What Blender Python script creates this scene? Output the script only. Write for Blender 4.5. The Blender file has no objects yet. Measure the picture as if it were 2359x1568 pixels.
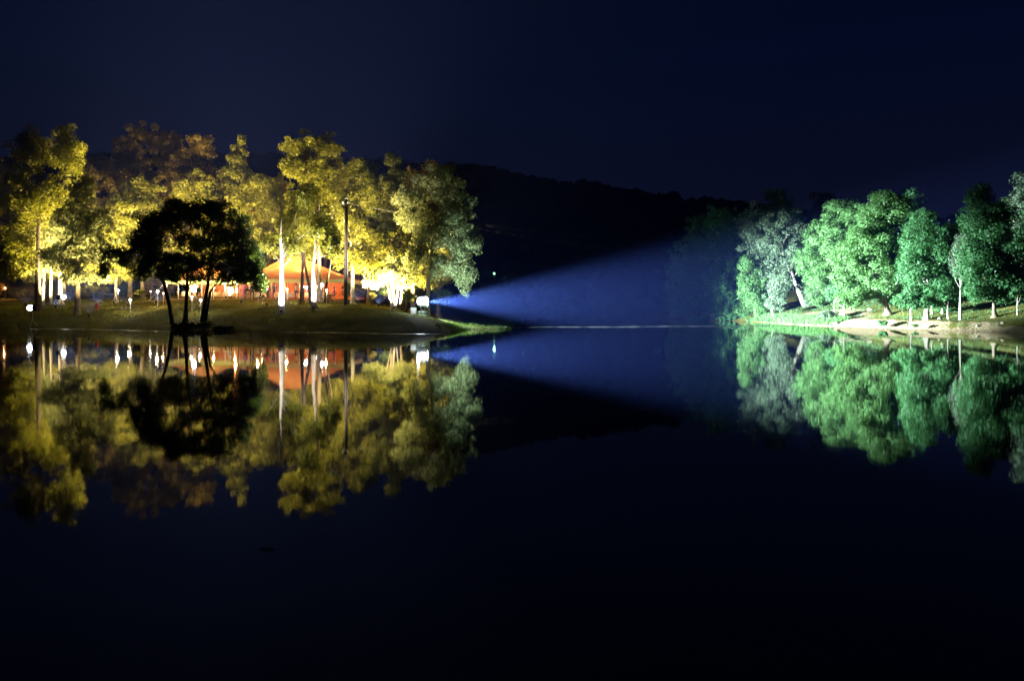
import bpy, math, random
import numpy as np
from mathutils import Vector, Matrix

random.seed(7)
rng = np.random.default_rng(11)
scene = bpy.context.scene
col = scene.collection

# ------------------------------------------------------------------ camera
FPX, CX, HY, HCAM = 1791.0, 1179.0, 700.0, 2.1      # focal length and horizon in a 2358 px wide view
cd = bpy.data.cameras.new("camera")
cam = bpy.data.objects.new("camera", cd)
col.objects.link(cam)
cam.location = (0, 0, HCAM)
cam.rotation_euler = (math.radians(90), 0, 0)
cd.sensor_width = 36.0
cd.lens = 36.0 * FPX / 2358.0
cd.shift_y = -84.0 / 2358.0
cd.clip_start = 0.1
cd.clip_end = 3000
scene.camera = cam

# ------------------------------------------------------------------ night sky
w = bpy.data.worlds.new("World")
scene.world = w
w.use_nodes = True
nt = w.node_tree
nt.nodes.clear()
tc = nt.nodes.new("ShaderNodeTexCoord")
sep = nt.nodes.new("ShaderNodeSeparateXYZ")
nt.links.new(tc.outputs["Generated"], sep.inputs[0])
ramp = nt.nodes.new("ShaderNodeValToRGB")
nt.links.new(sep.outputs["Z"], ramp.inputs[0])
e = ramp.color_ramp.elements
e[0].position = 0.0; e[0].color = (0.0048, 0.0042, 0.0115, 1)
e[1].position = 0.55; e[1].color = (0.0002, 0.0006, 0.0024, 1)
x = e.new(0.14); x.color = (0.0028, 0.0040, 0.0145, 1)
x = e.new(0.30); x.color = (0.0008, 0.0030, 0.0150, 1)
bg = nt.nodes.new("ShaderNodeBackground")
bg.inputs[1].default_value = 1.0
nt.links.new(ramp.outputs[0], bg.inputs[0])
wo = nt.nodes.new("ShaderNodeOutputWorld")
nt.links.new(bg.outputs[0], wo.inputs[0])

scene.render.engine = 'CYCLES'
scene.view_settings.view_transform = 'Standard'
scene.view_settings.look = 'None'
scene.view_settings.exposure = 0.0
scene.view_settings.gamma = 1.0
scene.view_settings.use_curve_mapping = False
cy = scene.cycles
cy.use_denoising = True
cy.max_bounces = 6
cy.diffuse_bounces = 2
cy.glossy_bounces = 3
cy.transmission_bounces = 3
cy.transparent_max_bounces = 4
cy.volume_bounces = 0
cy.use_light_tree = True
cy.sample_clamp_indirect = 3.0
cy.sample_clamp_direct = 0.0
cy.caustics_reflective = False
cy.caustics_refractive = False
LK = 3.1     # one factor on every lamp

# ------------------------------------------------------------------ materials
def mat(name, base, rough=0.8, metal=0.0, var=0.25, scale=3.0, bump=0.0, bscale=20.0, coat=0.0):
    m = bpy.data.materials.new(name); m.use_nodes = True
    n, l = m.node_tree.nodes, m.node_tree.links
    b = n["Principled BSDF"]
    b.inputs["Roughness"].default_value = rough
    b.inputs["Metallic"].default_value = metal
    b.inputs["Coat Weight"].default_value = coat
    t = n.new("ShaderNodeTexCoord")
    nz = n.new("ShaderNodeTexNoise"); nz.inputs["Scale"].default_value = scale
    nz.inputs["Detail"].default_value = 6
    l.new(t.outputs["Object"], nz.inputs["Vector"])
    mr = n.new("ShaderNodeMapRange")
    mr.inputs[1].default_value = 0.3; mr.inputs[2].default_value = 0.7
    mr.inputs[3].default_value = 1 - var; mr.inputs[4].default_value = 1 + var
    l.new(nz.outputs[0], mr.inputs[0])
    mx = n.new("ShaderNodeVectorMath"); mx.operation = 'SCALE'
    mx.inputs[0].default_value = base
    l.new(mr.outputs[0], mx.inputs["Scale"])
    l.new(mx.outputs[0], b.inputs["Base Color"])
    if bump:
        n2 = n.new("ShaderNodeTexNoise"); n2.inputs["Scale"].default_value = bscale
        n2.inputs["Detail"].default_value = 5
        l.new(t.outputs["Object"], n2.inputs["Vector"])
        bp = n.new("ShaderNodeBump"); bp.inputs["Strength"].default_value = bump
        bp.inputs["Distance"].default_value = 0.05
        l.new(n2.outputs[0], bp.inputs["Height"])
        l.new(bp.outputs[0], b.inputs["Normal"])
    return m

def emit(name, colour, strength):
    m = bpy.data.materials.new(name); m.use_nodes = True
    n, l = m.node_tree.nodes, m.node_tree.links
    n.clear()
    em = n.new("ShaderNodeEmission"); em.inputs[0].default_value = (*colour, 1); em.inputs[1].default_value = strength
    o = n.new("ShaderNodeOutputMaterial"); l.new(em.outputs[0], o.inputs[0])
    return m

def leafmat(name, a, b2, trans=0.4, tcol=None):
    """leaf colours a..b2, each leaf its own shade; thin leaves let some light through"""
    m = bpy.data.materials.new(name); m.use_nodes = True
    n, l = m.node_tree.nodes, m.node_tree.links
    n.clear()
    g = n.new("ShaderNodeNewGeometry")
    t = n.new("ShaderNodeTexCoord")
    nz = n.new("ShaderNodeTexNoise"); nz.inputs["Scale"].default_value = 0.55; nz.inputs["Detail"].default_value = 3
    l.new(t.outputs["Object"], nz.inputs["Vector"])
    ad = n.new("ShaderNodeMath"); ad.operation = 'ADD'
    l.new(g.outputs["Random Per Island"], ad.inputs[0]); l.new(nz.outputs[0], ad.inputs[1])
    mr = n.new("ShaderNodeMapRange"); mr.inputs[1].default_value = 0.35; mr.inputs[2].default_value = 1.65
    l.new(ad.outputs[0], mr.inputs[0])
    mx = n.new("ShaderNodeMix"); mx.data_type = 'RGBA'
    mx.inputs[6].default_value = (*a, 1); mx.inputs[7].default_value = (*b2, 1)
    l.new(mr.outputs[0], mx.inputs[0])
    d = n.new("ShaderNodeBsdfDiffuse"); l.new(mx.outputs[2], d.inputs[0])
    tr = n.new("ShaderNodeBsdfTranslucent")
    tm = n.new("ShaderNodeMix"); tm.data_type = 'RGBA'; tm.blend_type = 'MULTIPLY'; tm.inputs[0].default_value = 1
    l.new(mx.outputs[2], tm.inputs[6]); tm.inputs[7].default_value = (*(tcol or (1.2, 1.3, 0.5)), 1)
    l.new(tm.outputs[2], tr.inputs[0])
    gl = n.new("ShaderNodeBsdfGlossy"); gl.inputs[0].default_value = (1, 1, 1, 1); gl.inputs[1].default_value = 0.45
    s = n.new("ShaderNodeMixShader"); s.inputs[0].default_value = trans
    l.new(d.outputs[0], s.inputs[1]); l.new(tr.outputs[0], s.inputs[2])
    s2 = n.new("ShaderNodeMixShader"); s2.inputs[0].default_value = 0.012
    l.new(s.outputs[0], s2.inputs[1]); l.new(gl.outputs[0], s2.inputs[2])
    o = n.new("ShaderNodeOutputMaterial"); l.new(s2.outputs[0], o.inputs[0])
    return m

LEAF = {
 'olive':  leafmat("leaf_olive", (0.070, 0.076, 0.012), (0.165, 0.155, 0.026)),
 'brown':  leafmat("leaf_brown", (0.095, 0.066, 0.014), (0.180, 0.130, 0.028)),
 'green':  leafmat("leaf_green", (0.034, 0.105, 0.042), (0.078, 0.205, 0.085), 0.3, (1, 1.2, 0.7)),
 'teal':   leafmat("leaf_teal", (0.060, 0.100, 0.065), (0.130, 0.185, 0.125), 0.25, (1, 1.1, 0.9)),
 'lime':   leafmat("leaf_lime", (0.046, 0.120, 0.042), (0.112, 0.225, 0.082), 0.3, (1.1, 1.2, 0.6)),
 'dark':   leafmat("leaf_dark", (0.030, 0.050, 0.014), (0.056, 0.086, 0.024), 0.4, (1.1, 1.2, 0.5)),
 'far': leafmat("leaf_far_unlit", (0.002, 0.003, 0.0015), (0.004, 0.005, 0.003), 0.2),  # near black: the hill's unlit look is put into the leaf colour
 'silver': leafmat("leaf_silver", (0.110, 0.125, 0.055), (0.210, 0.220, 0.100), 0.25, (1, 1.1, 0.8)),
}
BARK = mat("bark", (0.16, 0.125, 0.09), 0.9, var=0.5, scale=2.2, bump=0.8, bscale=9)
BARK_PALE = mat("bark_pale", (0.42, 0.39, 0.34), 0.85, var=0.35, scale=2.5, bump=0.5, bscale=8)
BARK_UNLIT = mat("bark_unlit", (0.055, 0.042, 0.03), 0.9, var=0.4, scale=3, bump=0.6, bscale=9)  # darker bark copy; the shade on unlit trunks is put into its colour
WOODPOLE = mat("creosoted_wood", (0.045, 0.03, 0.02), 0.8, var=0.4, scale=4, bump=0.4, bscale=14)
METAL = mat("grey_metal", (0.35, 0.35, 0.36), 0.45, 0.7, var=0.15)
BLACKM = mat("black_metal", (0.03, 0.03, 0.032), 0.5, 0.3, var=0.2)
WHITEP = mat("white_paint", (0.75, 0.76, 0.74), 0.45, var=0.08)
GREENP = mat("grey_green_paint", (0.22, 0.30, 0.22), 0.55, var=0.15)
CLOTH = mat("white_tablecloth", (0.72, 0.68, 0.6), 0.85, var=0.08)
CHAIRW = mat("chair_wood", (0.38, 0.22, 0.11), 0.5, var=0.25)
FLOORW = mat("floor_boards", (0.34, 0.22, 0.12), 0.6, var=0.3, scale=2)
REDP = mat("red_paint", (0.35, 0.03, 0.025), 0.5, var=0.15)
STONE = mat("stone", (0.40, 0.37, 0.31), 0.85, var=0.3, scale=3, bump=0.6, bscale=6)
SKIN = mat("skin", (0.45, 0.27, 0.19), 0.6, var=0.05)
HAIR = mat("hair", (0.03, 0.018, 0.01), 0.6, var=0.2)
TWIG = mat("glint_wood", (0.62, 0.42, 0.24), 0.12, var=0.3, scale=40, coat=1.0)  # pale warm colour imitates a glint on the water
WIRE = mat("bare_wire", (0.05, 0.052, 0.055), 0.7, 0.0, var=0.1)

def canvas(name, colour, trans):
    m = bpy.data.materials.new(name); m.use_nodes = True
    n, l = m.node_tree.nodes, m.node_tree.links
    n.clear()
    t = n.new("ShaderNodeTexCoord")
    wv = n.new("ShaderNodeTexNoise"); wv.inputs["Scale"].default_value = 0.9; wv.inputs["Detail"].default_value = 4
    l.new(t.outputs["Object"], wv.inputs["Vector"])
    mr = n.new("ShaderNodeMapRange"); mr.inputs[1].default_value = .3; mr.inputs[2].default_value = .7
    mr.inputs[3].default_value = 0.8; mr.inputs[4].default_value = 1.1
    l.new(wv.outputs[0], mr.inputs[0])
    sc = n.new("ShaderNodeVectorMath"); sc.operation = 'SCALE'; sc.inputs[0].default_value = colour
    l.new(mr.outputs[0], sc.inputs["Scale"])
    d = n.new("ShaderNodeBsdfDiffuse"); tr = n.new("ShaderNodeBsdfTranslucent")
    l.new(sc.outputs[0], d.inputs[0]); l.new(sc.outputs[0], tr.inputs[0])
    s = n.new("ShaderNodeMixShader"); s.inputs[0].default_value = trans
    l.new(d.outputs[0], s.inputs[1]); l.new(tr.outputs[0], s.inputs[2])
    o = n.new("ShaderNodeOutputMaterial"); l.new(s.outputs[0], o.inputs[0])
    return m
ROOFC = canvas("tent_roof_canvas", (0.58, 0.38, 0.18), 0.5)
WALLC = canvas("tent_wall_canvas", (0.34, 0.15, 0.08), 0.1)
VALC = canvas("valance_canvas", (0.30, 0.36, 0.17), 0.3)

# ------------------------------------------------------------------ object helpers
def link(o, parent=None):
    col.objects.link(o)
    if parent is not None: o.parent = parent
    return o
def props(o, label=None, cat=None, group=None, kind=None):
    if label: o["label"] = label
    if cat: o["category"] = cat
    if group: o["group"] = group
    if kind: o["kind"] = kind
    return o
def thing(name, loc, label, cat, group=None, rz=0.0):
    o = bpy.data.objects.new(name, None)
    o.empty_display_size = 0.2
    o.location = loc; o.rotation_euler = (0, 0, rz)
    link(o); props(o, label, cat, group)
    return o
def npmesh(name, V, F, k=None):
    """V (n,3), F (m,k) all faces of k corners"""
    me = bpy.data.meshes.new(name)
    V = np.asarray(V, np.float32); F = np.asarray(F, np.int32)
    m, k = F.shape
    me.vertices.add(len(V)); me.vertices.foreach_set("co", V.ravel())
    me.loops.add(m * k); me.loops.foreach_set("vertex_index", F.ravel())
    me.polygons.add(m)
    me.polygons.foreach_set("loop_start", np.arange(0, m * k, k, dtype=np.int32))
    me.polygons.foreach_set("loop_total", np.full(m, k, np.int32))
    me.update(calc_edges=True)
    return me

class MB:
    """collects boxes, tubes and lathes into one mesh"""
    def __init__(s): s.v = []; s.f = []; s.sm = []
    def add(s, vs, fs, smooth=False):
        o = len(s.v); s.v += [tuple(p) for p in vs]
        s.f += [tuple(i + o for i in q) for q in fs]; s.sm += [smooth] * len(fs)
        return s
    def box(s, c, size, rz=0.0, bev=0.0):
        hx, hy, hz = [q / 2 for q in size]
        b = bev
        cs, sn = math.cos(rz), math.sin(rz)
        def tr(p): return (c[0] + p[0]*cs - p[1]*sn, c[1] + p[0]*sn + p[1]*cs, c[2] + p[2])
        if b <= 0:
            vs = [tr((i*hx, j*hy, k*hz)) for k in (-1, 1) for j in (-1, 1) for i in (-1, 1)]
            return s.add(vs, [(0,2,3,1),(4,5,7,6),(0,1,5,4),(2,6,7,3),(0,4,6,2),(1,3,7,5)])
        ring = [(hx-b,hy),(hx,hy-b),(hx,-hy+b),(hx-b,-hy),(-hx+b,-hy),(-hx,-hy+b),(-hx,hy-b),(-hx+b,hy)][::-1]
        ins = [(max(min(x, hx-b), -hx+b), max(min(y, hy-b), -hy+b)) for x, y in ring]
        vs = []
        for z, rr in ((-hz, ins), (-hz+b, ring), (hz-b, ring), (hz, ins)):
            vs += [tr((x, y, z)) for x, y in rr]
        fs = [tuple(range(7, -1, -1)), tuple(range(24, 32))]
        for r in range(3):
            for i in range(8):
                j = (i + 1) % 8
                fs.append((r*8+i, r*8+j, r*8+8+j, r*8+8+i))
        return s.add(vs, fs)
    def tube(s, pts, rad, n=6, cap=True):
        pts = [Vector(p) for p in pts]
        if not hasattr(rad, '__len__'): rad = [rad] * len(pts)
        vs = []; ref = Vector((0.31, 0.95, 0.05))
        for i, p in enumerate(pts):
            a = pts[max(i-1, 0)]; b = pts[min(i+1, len(pts)-1)]
            t = (b - a).normalized()
            r_ = ref if abs(t.dot(ref)) < 0.95 else Vector((1, 0, 0))
            u = t.cross(r_).normalized(); v = t.cross(u)
            for k in range(n):
                an = 2*math.pi*k/n
                vs.append(p + (u*math.cos(an) + v*math.sin(an)) * rad[i])
        fs = []
        for i in range(len(pts)-1):
            for k in range(n):
                j = (k+1) % n
                fs.append((i*n+k, i*n+j, i*n+n+j, i*n+n+k))
        if cap:
            fs.append(tuple(range(n-1, -1, -1))); fs.append(tuple(range((len(pts)-1)*n, len(pts)*n)))
        return s.add(vs, fs, True)
    def lathe(s, c, prof, n=16, axis=Vector((0,0,1))):
        q = Vector((0,0,1)).rotation_difference(Vector(axis))
        c = Vector(c); vs = []
        for r, z in prof:
            for k in range(n):
                a = 2*math.pi*k/n
                vs.append(c + q @ Vector((r*math.cos(a), r*math.sin(a), z)))
        fs = []
        for i in range(len(prof)-1):
            for k in range(n):
                j = (k+1) % n
                fs.append((i*n+k, i*n+j, i*n+n+j, i*n+n+k))
        fs.append(tuple(range(n-1, -1, -1))); fs.append(tuple(range((len(prof)-1)*n, len(prof)*n)))
        return s.add(vs, fs, True)
    def build(s, name, m, parent=None):
        me = bpy.data.meshes.new(name)
        me.from_pydata(s.v, [], s.f)
        me.polygons.foreach_set("use_smooth", s.sm)
        me.materials.append(m); me.update()
        return link(bpy.data.objects.new(name, me), parent)

def spot(name, loc, direction, watts, colour, angle, blend=0.6, parent=None, size=0.08, local=True, scale=None):
    ld = bpy.data.lights.new(name, 'SPOT')
    ld.energy = watts * LK; ld.color = colour; ld.spot_size = math.radians(angle); ld.spot_blend = blend
    ld.shadow_soft_size = size
    o = bpy.data.objects.new(name, ld); link(o, parent)
    o.location = loc
    o.rotation_euler = Vector(direction).to_track_quat('-Z', 'Y').to_euler()
    if scale: o.scale = scale
    return o
def point(name, loc, watts, colour, parent=None, size=0.1):
    ld = bpy.data.lights.new(name, 'POINT'); ld.energy = watts * LK; ld.color = colour; ld.shadow_soft_size = size
    o = bpy.data.objects.new(name, ld); link(o, parent); o.location = loc
    return o

# ------------------------------------------------------------------ terrain
LEFT = [(-260, 90), (-120, 76), (-60, 74), (-47, 72), (-41.7, 68), (-34, 65.2), (-27.3, 62.9), (-19.3, 59.9), (-12, 57.6), (-6.9, 56.4),
        (-5.0, 58.2), (-4.1, 60.8), (-3.0, 63.4), (0.3, 65.9), (-3.2, 66.7), (-4.7, 69), (-4.8, 78), (-6, 95), (-8, 130), (-6, 190), (12, 222), (60, 226), (260, 240),
        (260, 460), (-260, 460)]
RIGHT = [(260, 12), (60, 22), (44, 36), (38.5, 48), (36.4, 55.3), (35.7, 59.7), (33.3, 64.8), (31.0, 69), (28.9, 73.7), (28.4, 77), (28.3, 86), (28.1, 95),
         (24.5, 102), (21.5, 112), (24, 140), (40, 190), (60, 230), (260, 240)]
NEAR = [(-260, -60), (260, -60), (260, 1.0), (60, 0.6), (20, 1.4), (0, 1.8), (-20, 1.2), (-60, 0.2), (-260, 1.0)]
def sdist(px, py, poly):
    P = np.array(poly, float); n = len(P)
    px = px[..., None]; py = py[..., None]
    A = P; B = np.roll(P, -1, 0)
    ax, ay, bx, by = A[:, 0], A[:, 1], B[:, 0], B[:, 1]
    ex, ey = bx-ax, by-ay
    t = np.clip(((px-ax)*ex + (py-ay)*ey)/(ex*ex+ey*ey), 0, 1)
    d = np.sqrt(((px-ax-t*ex)**2 + (py-ay-t*ey)**2).min(-1))
    c = ((ay > py) != (by > py)) & (px < (bx-ax)*(py-ay)/(np.where(by == ay, 1e-9, by-ay)) + ax)
    ins = (c.sum(-1) % 2) == 1
    return np.where(ins, d, -d)
def wob(x, y):
    return (np.sin(x*0.9+1.3)*np.cos(y*0.7+0.4)*0.45 + np.sin(x*2.3+y*1.1)*0.25 + np.sin(x*4.1-y*3.3+2)*0.13)
def height(x, y):
    x = np.asarray(x, float); y = np.asarray(y, float)
    sl = sdist(x, y, LEFT) + wob(x, y)*0.22; sr = sdist(x, y, RIGHT) + wob(x, y)*0.30; sn = sdist(x, y, NEAR)
    hl = np.interp(sl, [-30, -3, 0, 0.35, 2, 4, 7, 10, 25, 60, 120, 300], [-4, -.8, 0, 0.10, 0.42, 0.95, 1.55, 1.9, 2.9, 4.6, 8, 12])
    hr = np.interp(sr, [-30, -3, 0, 0.5, 1.4, 3, 10, 25, 60, 120, 300], [-4, -.8, 0, 0.38, 0.66, 0.95, 2.5, 5.6, 11, 16, 20])
    hn = np.interp(sn, [-30, -3, 0, 1, 4, 60], [-4, -.8, 0, 0.2, 0.45, 1.5])
    h = np.maximum(np.maximum(hl, hr), hn)
    # wooded hill beyond the lake: ridge falls from left to right
    X = x / np.maximum(y, 1) * FPX + CX
    top = np.interp(x*300/np.maximum(y, 200)/300*FPX + CX, [-600, 300, 650, 1090, 1250, 1420, 1600, 1900, 2400, 3000], [455, 395, 402, 428, 455, 478, 505, 535, 560, 580])
    ridge = (HY - top)/FPX*300 + HCAM
    r = np.clip((y - 212)/88, 0, 1); r = r*r*(3-2*r)*0.65 + r*0.35
    land = h > 0
    hh = h + r*np.maximum(ridge - h, 0)
    h = np.where(land, hh, h)
    return h + np.where(h > 0.3, wob(x*0.8, y*0.8)*0.05 + wob(x*0.16, y*0.16)*0.12, 0)
def gz(x, y): return float(height(np.array([x]), np.array([y]))[0])
def hit(X, Y, d0=46.0, d1=230.0):
    """where the line of sight through (X, Y) meets the ground"""
    d = np.arange(d0, d1, 0.1)
    x = (X-CX)/FPX*d; z = HCAM - (Y-HY)/FPX*d
    g = height(x, d)
    ok = np.where((g >= z) & (g > 0.02))[0]
    i = ok[0] if len(ok) else len(d)-1
    return Vector((x[i], d[i], g[i]))
def at(X, d, Y=None):
    x = (X-CX)/FPX*d
    return Vector((x, d, gz(x, d) if Y is None else HCAM - (Y-HY)/FPX*d))

xs = np.unique(np.concatenate([np.arange(-260, -60, 5), np.arange(-60, -8, 0.6), np.arange(-8, 4, 0.3), np.arange(4, 20, 1.2), np.arange(20, 56, 0.4), np.arange(56, 265, 5)]))
ys = np.unique(np.concatenate([np.arange(-60, 0, 6), np.arange(0, 4, 0.5), np.arange(4, 40, 4), np.arange(40, 54, 1), np.arange(54, 80, 0.32), np.arange(80, 125, 0.8), np.arange(125, 460, 4)]))
GX, GY = np.meshgrid(xs, ys)
GZ = height(GX, GY)
nx, ny = len(xs), len(ys)
idx = np.arange(nx*ny).reshape(ny, nx)
F = np.stack([idx[:-1, :-1], idx[:-1, 1:], idx[1:, 1:], idx[1:, :-1]], -1).reshape(-1, 4)
me = npmesh("ground", np.stack([GX, GY, GZ], -1).reshape(-1, 3), F)
me.polygons.foreach_set("use_smooth", [True]*len(me.polygons))
sr_ = sdist(GX, GY, RIGHT)
clay = np.clip(1.6 - sr_ + wob(GX*1.3, GY*1.3)*1.5, 0, 1) * (sr_ > -5) * np.clip((92 - GY)/8, 0.15, 1)
clay = np.maximum(clay, np.clip(1 - np.hypot((GX-30.5)/4.5, (GY-77)/9), 0, 1)*2.2*(sr_ > -5)).clip(0, 1)
at_ = me.attributes.new("clay", 'FLOAT', 'POINT'); at_.data.foreach_set("value", clay.ravel().astype(np.float32))
g = bpy.data.materials.new("ground_grass_and_clay"); g.use_nodes = True
n, l = g.node_tree.nodes, g.node_tree.links
b = n["Principled BSDF"]; b.inputs["Roughness"].default_value = 0.95; b.inputs["Specular IOR Level"].default_value = 0.15
geo = n.new("ShaderNodeNewGeometry")
n1 = n.new("ShaderNodeTexNoise"); n1.inputs["Scale"].default_value = 0.35; n1.inputs["Detail"].default_value = 8; l.new(geo.outputs["Position"], n1.inputs["Vector"])
n2 = n.new("ShaderNodeTexNoise"); n2.inputs["Scale"].default_value = 6; n2.inputs["Detail"].default_value = 6; l.new(geo.outputs["Position"], n2.inputs["Vector"])
r1 = n.new("ShaderNodeValToRGB"); l.new(n1.outputs[0], r1.inputs[0])
r1.color_ramp.elements[0].position = 0.35; r1.color_ramp.elements[0].color = (0.052, 0.060, 0.011, 1)
r1.color_ramp.elements[1].position = 0.68; r1.color_ramp.elements[1].color = (0.135, 0.120, 0.028, 1)
r2 = n.new("ShaderNodeValToRGB"); l.new(n2.outputs[0], r2.inputs[0])
r2.color_ramp.elements[0].position = 0.3; r2.color_ramp.elements[0].color = (0.20, 0.14, 0.085, 1)
r2.color_ramp.elements[1].position = 0.7; r2.color_ramp.elements[1].color = (0.42, 0.33, 0.22, 1)
am = n.new("ShaderNodeAttribute"); am.attribute_name = "clay"
ml = n.new("ShaderNodeMath"); ml.operation = 'MULTIPLY_ADD'; l.new(n2.outputs[0], ml.inputs[0]); ml.inputs[1].default_value = 0.7
sb = n.new("ShaderNodeMath"); sb.operation = 'SUBTRACT'; l.new(am.outputs["Fac"], sb.inputs[0]); sb.inputs[1].default_value = 0.35
l.new(sb.outputs[0], ml.inputs[2])
cl = n.new("ShaderNodeMapRange"); cl.inputs[1].default_value = 0.25; cl.inputs[2].default_value = 0.6; l.new(ml.outputs[0], cl.inputs[0])
mm = n.new("ShaderNodeMix"); mm.data_type = 'RGBA'; l.new(cl.outputs[0], mm.inputs[0]); l.new(r1.outputs[0], mm.inputs[6]); l.new(r2.outputs[0], mm.inputs[7])
l.new(mm.outputs[2], b.inputs["Base Color"])
bp = n.new("ShaderNodeBump"); bp.inputs["Strength"].default_value = 0.9; bp.inputs["Distance"].default_value = 0.12
l.new(n2.outputs[0], bp.inputs["Height"]); l.new(bp.outputs[0], b.inputs["Normal"])
me.materials.append(g)
props(link(bpy.data.objects.new("ground", me)), kind="structure", label="grassy banks and wooded hill around the lake")

# ------------------------------------------------------------------ water
def watermat(name, rough, bstr, sx, sy, dist):
    m = bpy.data.materials.new(name); m.use_nodes = True
    n, l = m.node_tree.nodes, m.node_tree.links
    b = n["Principled BSDF"]
    b.inputs["Base Color"].default_value = (0.0012, 0.0022, 0.0030, 1)
    b.inputs["Roughness"].default_value = rough; b.inputs["IOR"].default_value = 1.58
    geo = n.new("ShaderNodeNewGeometry")
    mp = n.new("ShaderNodeMapping"); mp.inputs["Scale"].default_value = (sx, sy, 1)
    l.new(geo.outputs["Position"], mp.inputs[0])
    nz = n.new("ShaderNodeTexNoise"); nz.inputs["Scale"].default_value = 1.0; nz.inputs["Detail"].default_value = 3
    l.new(mp.outputs[0], nz.inputs["Vector"])
    bp = n.new("ShaderNodeBump"); bp.inputs["Strength"].default_value = bstr; bp.inputs["Distance"].default_value = dist
    l.new(nz.outputs[0], bp.inputs["Height"]); l.new(bp.outputs[0], b.inputs["Normal"])
    return m
WATER = watermat("lake_water", 0.030, 1.0, 0.8, 0.45, 0.0022)
RIPPLE = watermat("rippled_water", 0.30, 1.0, 3.0, 6.0, 0.03)
me = npmesh("water", [(-400, -80, 0), (400, -80, 0), (400, 300, 0), (-400, 300, 0)], [(0, 1, 2, 3)])
me.materials.append(WATER)
props(link(bpy.data.objects.new("water", me)), kind="structure", label="calm dark lake mirroring the lit trees")

def ripple_strip(pts, label):
    """pts: (X, Y, thickness in px) along the strip, laid on the lake"""
    V = []; Fq = []
    P = []
    for (a, b_) in zip(pts[:-1], pts[1:]):
        k = max(2, int(abs(b_[0]-a[0])/6))
        for i in range(k):
            t = i/k; P.append([a[j]+(b_[j]-a[j])*t for j in range(3)])
    P.append(list(pts[-1]))
    for i, (X, Y, th) in enumerate(P):
        th = th*(0.55+0.45*math.sin(i*0.83)*math.sin(i*0.31+1)+0.25*random.random())
        Y = Y + 0.25*math.sin(i*0.17)
        for s_ in (-.5, .5):
            d = FPX*HCAM/(Y + s_*th - HY)
            V.append(((X-CX)/FPX*d, d, 0.004))
    for i in range(len(P)-1): Fq.append((2*i, 2*i+2, 2*i+3, 2*i+1))
    me = npmesh("ripples", V, Fq); me.materials.append(RIPPLE)
    return props(link(bpy.data.objects.new("ripples", me)), kind="structure", label=label)
ripple_strip([(70, 757.5, 0.6), (200, 758.5, 1.6), (330, 761.5, 1.4), (400, 763, 0.3)], "thin ripple line along the left shore")
ripple_strip([(622, 764.5, 0.3), (760, 766, 1.4), (900, 768.5, 1.6), (975, 769.5, 1.6), (1040, 769, 0.3)], "thin ripple line in front of the lawn bank")
ripple_strip([(1150, 755.5, 0.2), (1240, 753, 3.0), (1330, 753.5, 2.6), (1470, 752.5, 3.4), (1600, 751.5, 2.8), (1780, 750.5, 1.6), (1900, 752, 0.2)], "bright ripple line under the light beam")

# ------------------------------------------------------------------ haze
mb = MB(); mb.box((0, 170, 39), (640, 480, 92))
hz = bpy.data.materials.new("thin_haze"); hz.use_nodes = True
n, l = hz.node_tree.nodes, hz.node_tree.links
n.clear()
pv = n.new("ShaderNodeVolumePrincipled")
pv.inputs["Color"].default_value = (0.12, 0.20, 0.95, 1)
pv.inputs["Density"].default_value = 0.00027
pv.inputs["Anisotropy"].default_value = 0.0
o = n.new("ShaderNodeOutputMaterial"); l.new(pv.outputs[0], o.inputs["Volume"])
hazeo = mb.build("haze", hz); props(hazeo, kind="stuff", label="thin blue night mist over the lake")

# ------------------------------------------------------------------ trees
def leaves(name, C, S, m, parent, n_leaf, size, droop=0.2, kind="stuff", flat=0.0):
    """C cluster centres (k,3), S cluster radii; leaves spread in the clusters"""
    k = len(C)
    pr = S**2; pr = pr/pr.sum()
    ci = rng.choice(k, n_leaf, p=pr)
    u = rng.normal(size=(n_leaf, 3)); u /= np.linalg.norm(u, axis=1)[:, None]
    r = S[ci] * (0.45 + 0.62*rng.random(n_leaf)**0.6)
    p = C[ci] + u*r[:, None]*np.array([1, 1, 0.8])
    p[:, 2] -= droop*np.abs(rng.normal(size=n_leaf))*S[ci]
    nr = u*0.9 + rng.normal(size=(n_leaf, 3))*0.38 + np.array([0, 0, 0.45])
    nr /= np.linalg.norm(nr, axis=1)[:, None]
    t = np.cross(nr, rng.normal(size=(n_leaf, 3))); t /= np.linalg.norm(t, axis=1)[:, None]
    b_ = np.cross(nr, t)
    s = size*(0.6+0.8*rng.random(n_leaf))[:, None]
    V = np.stack([p - t*s*0.6, p + b_*s*0.36 + nr*s*0.1, p + t*s*0.6, p - b_*s*0.36 + nr*s*0.1], 1).reshape(-1, 3)
    Fq = np.arange(n_leaf*4).reshape(-1, 4)
    org = np.array(parent.location) if parent is not None else 0
    me = npmesh(name, V - org, Fq); me.materials.append(m)
    o = link(bpy.data.objects.new(name, me), parent)
    if kind: o["kind"] = kind
    return o

def curve_pts(a, b, n, wig):
    a = Vector(a); b = Vector(b); L = (b-a).length
    out = []
    ph = random.random()*6
    for i in range(n+1):
        t = i/n
        p = a.lerp(b, t)
        k = math.sin(math.pi*t)
        p += Vector((math.sin(ph+t*4)*wig*L*k, math.cos(ph*1.7+t*5)*wig*L*k, 0))
        out.append(p)
    return out

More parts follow.
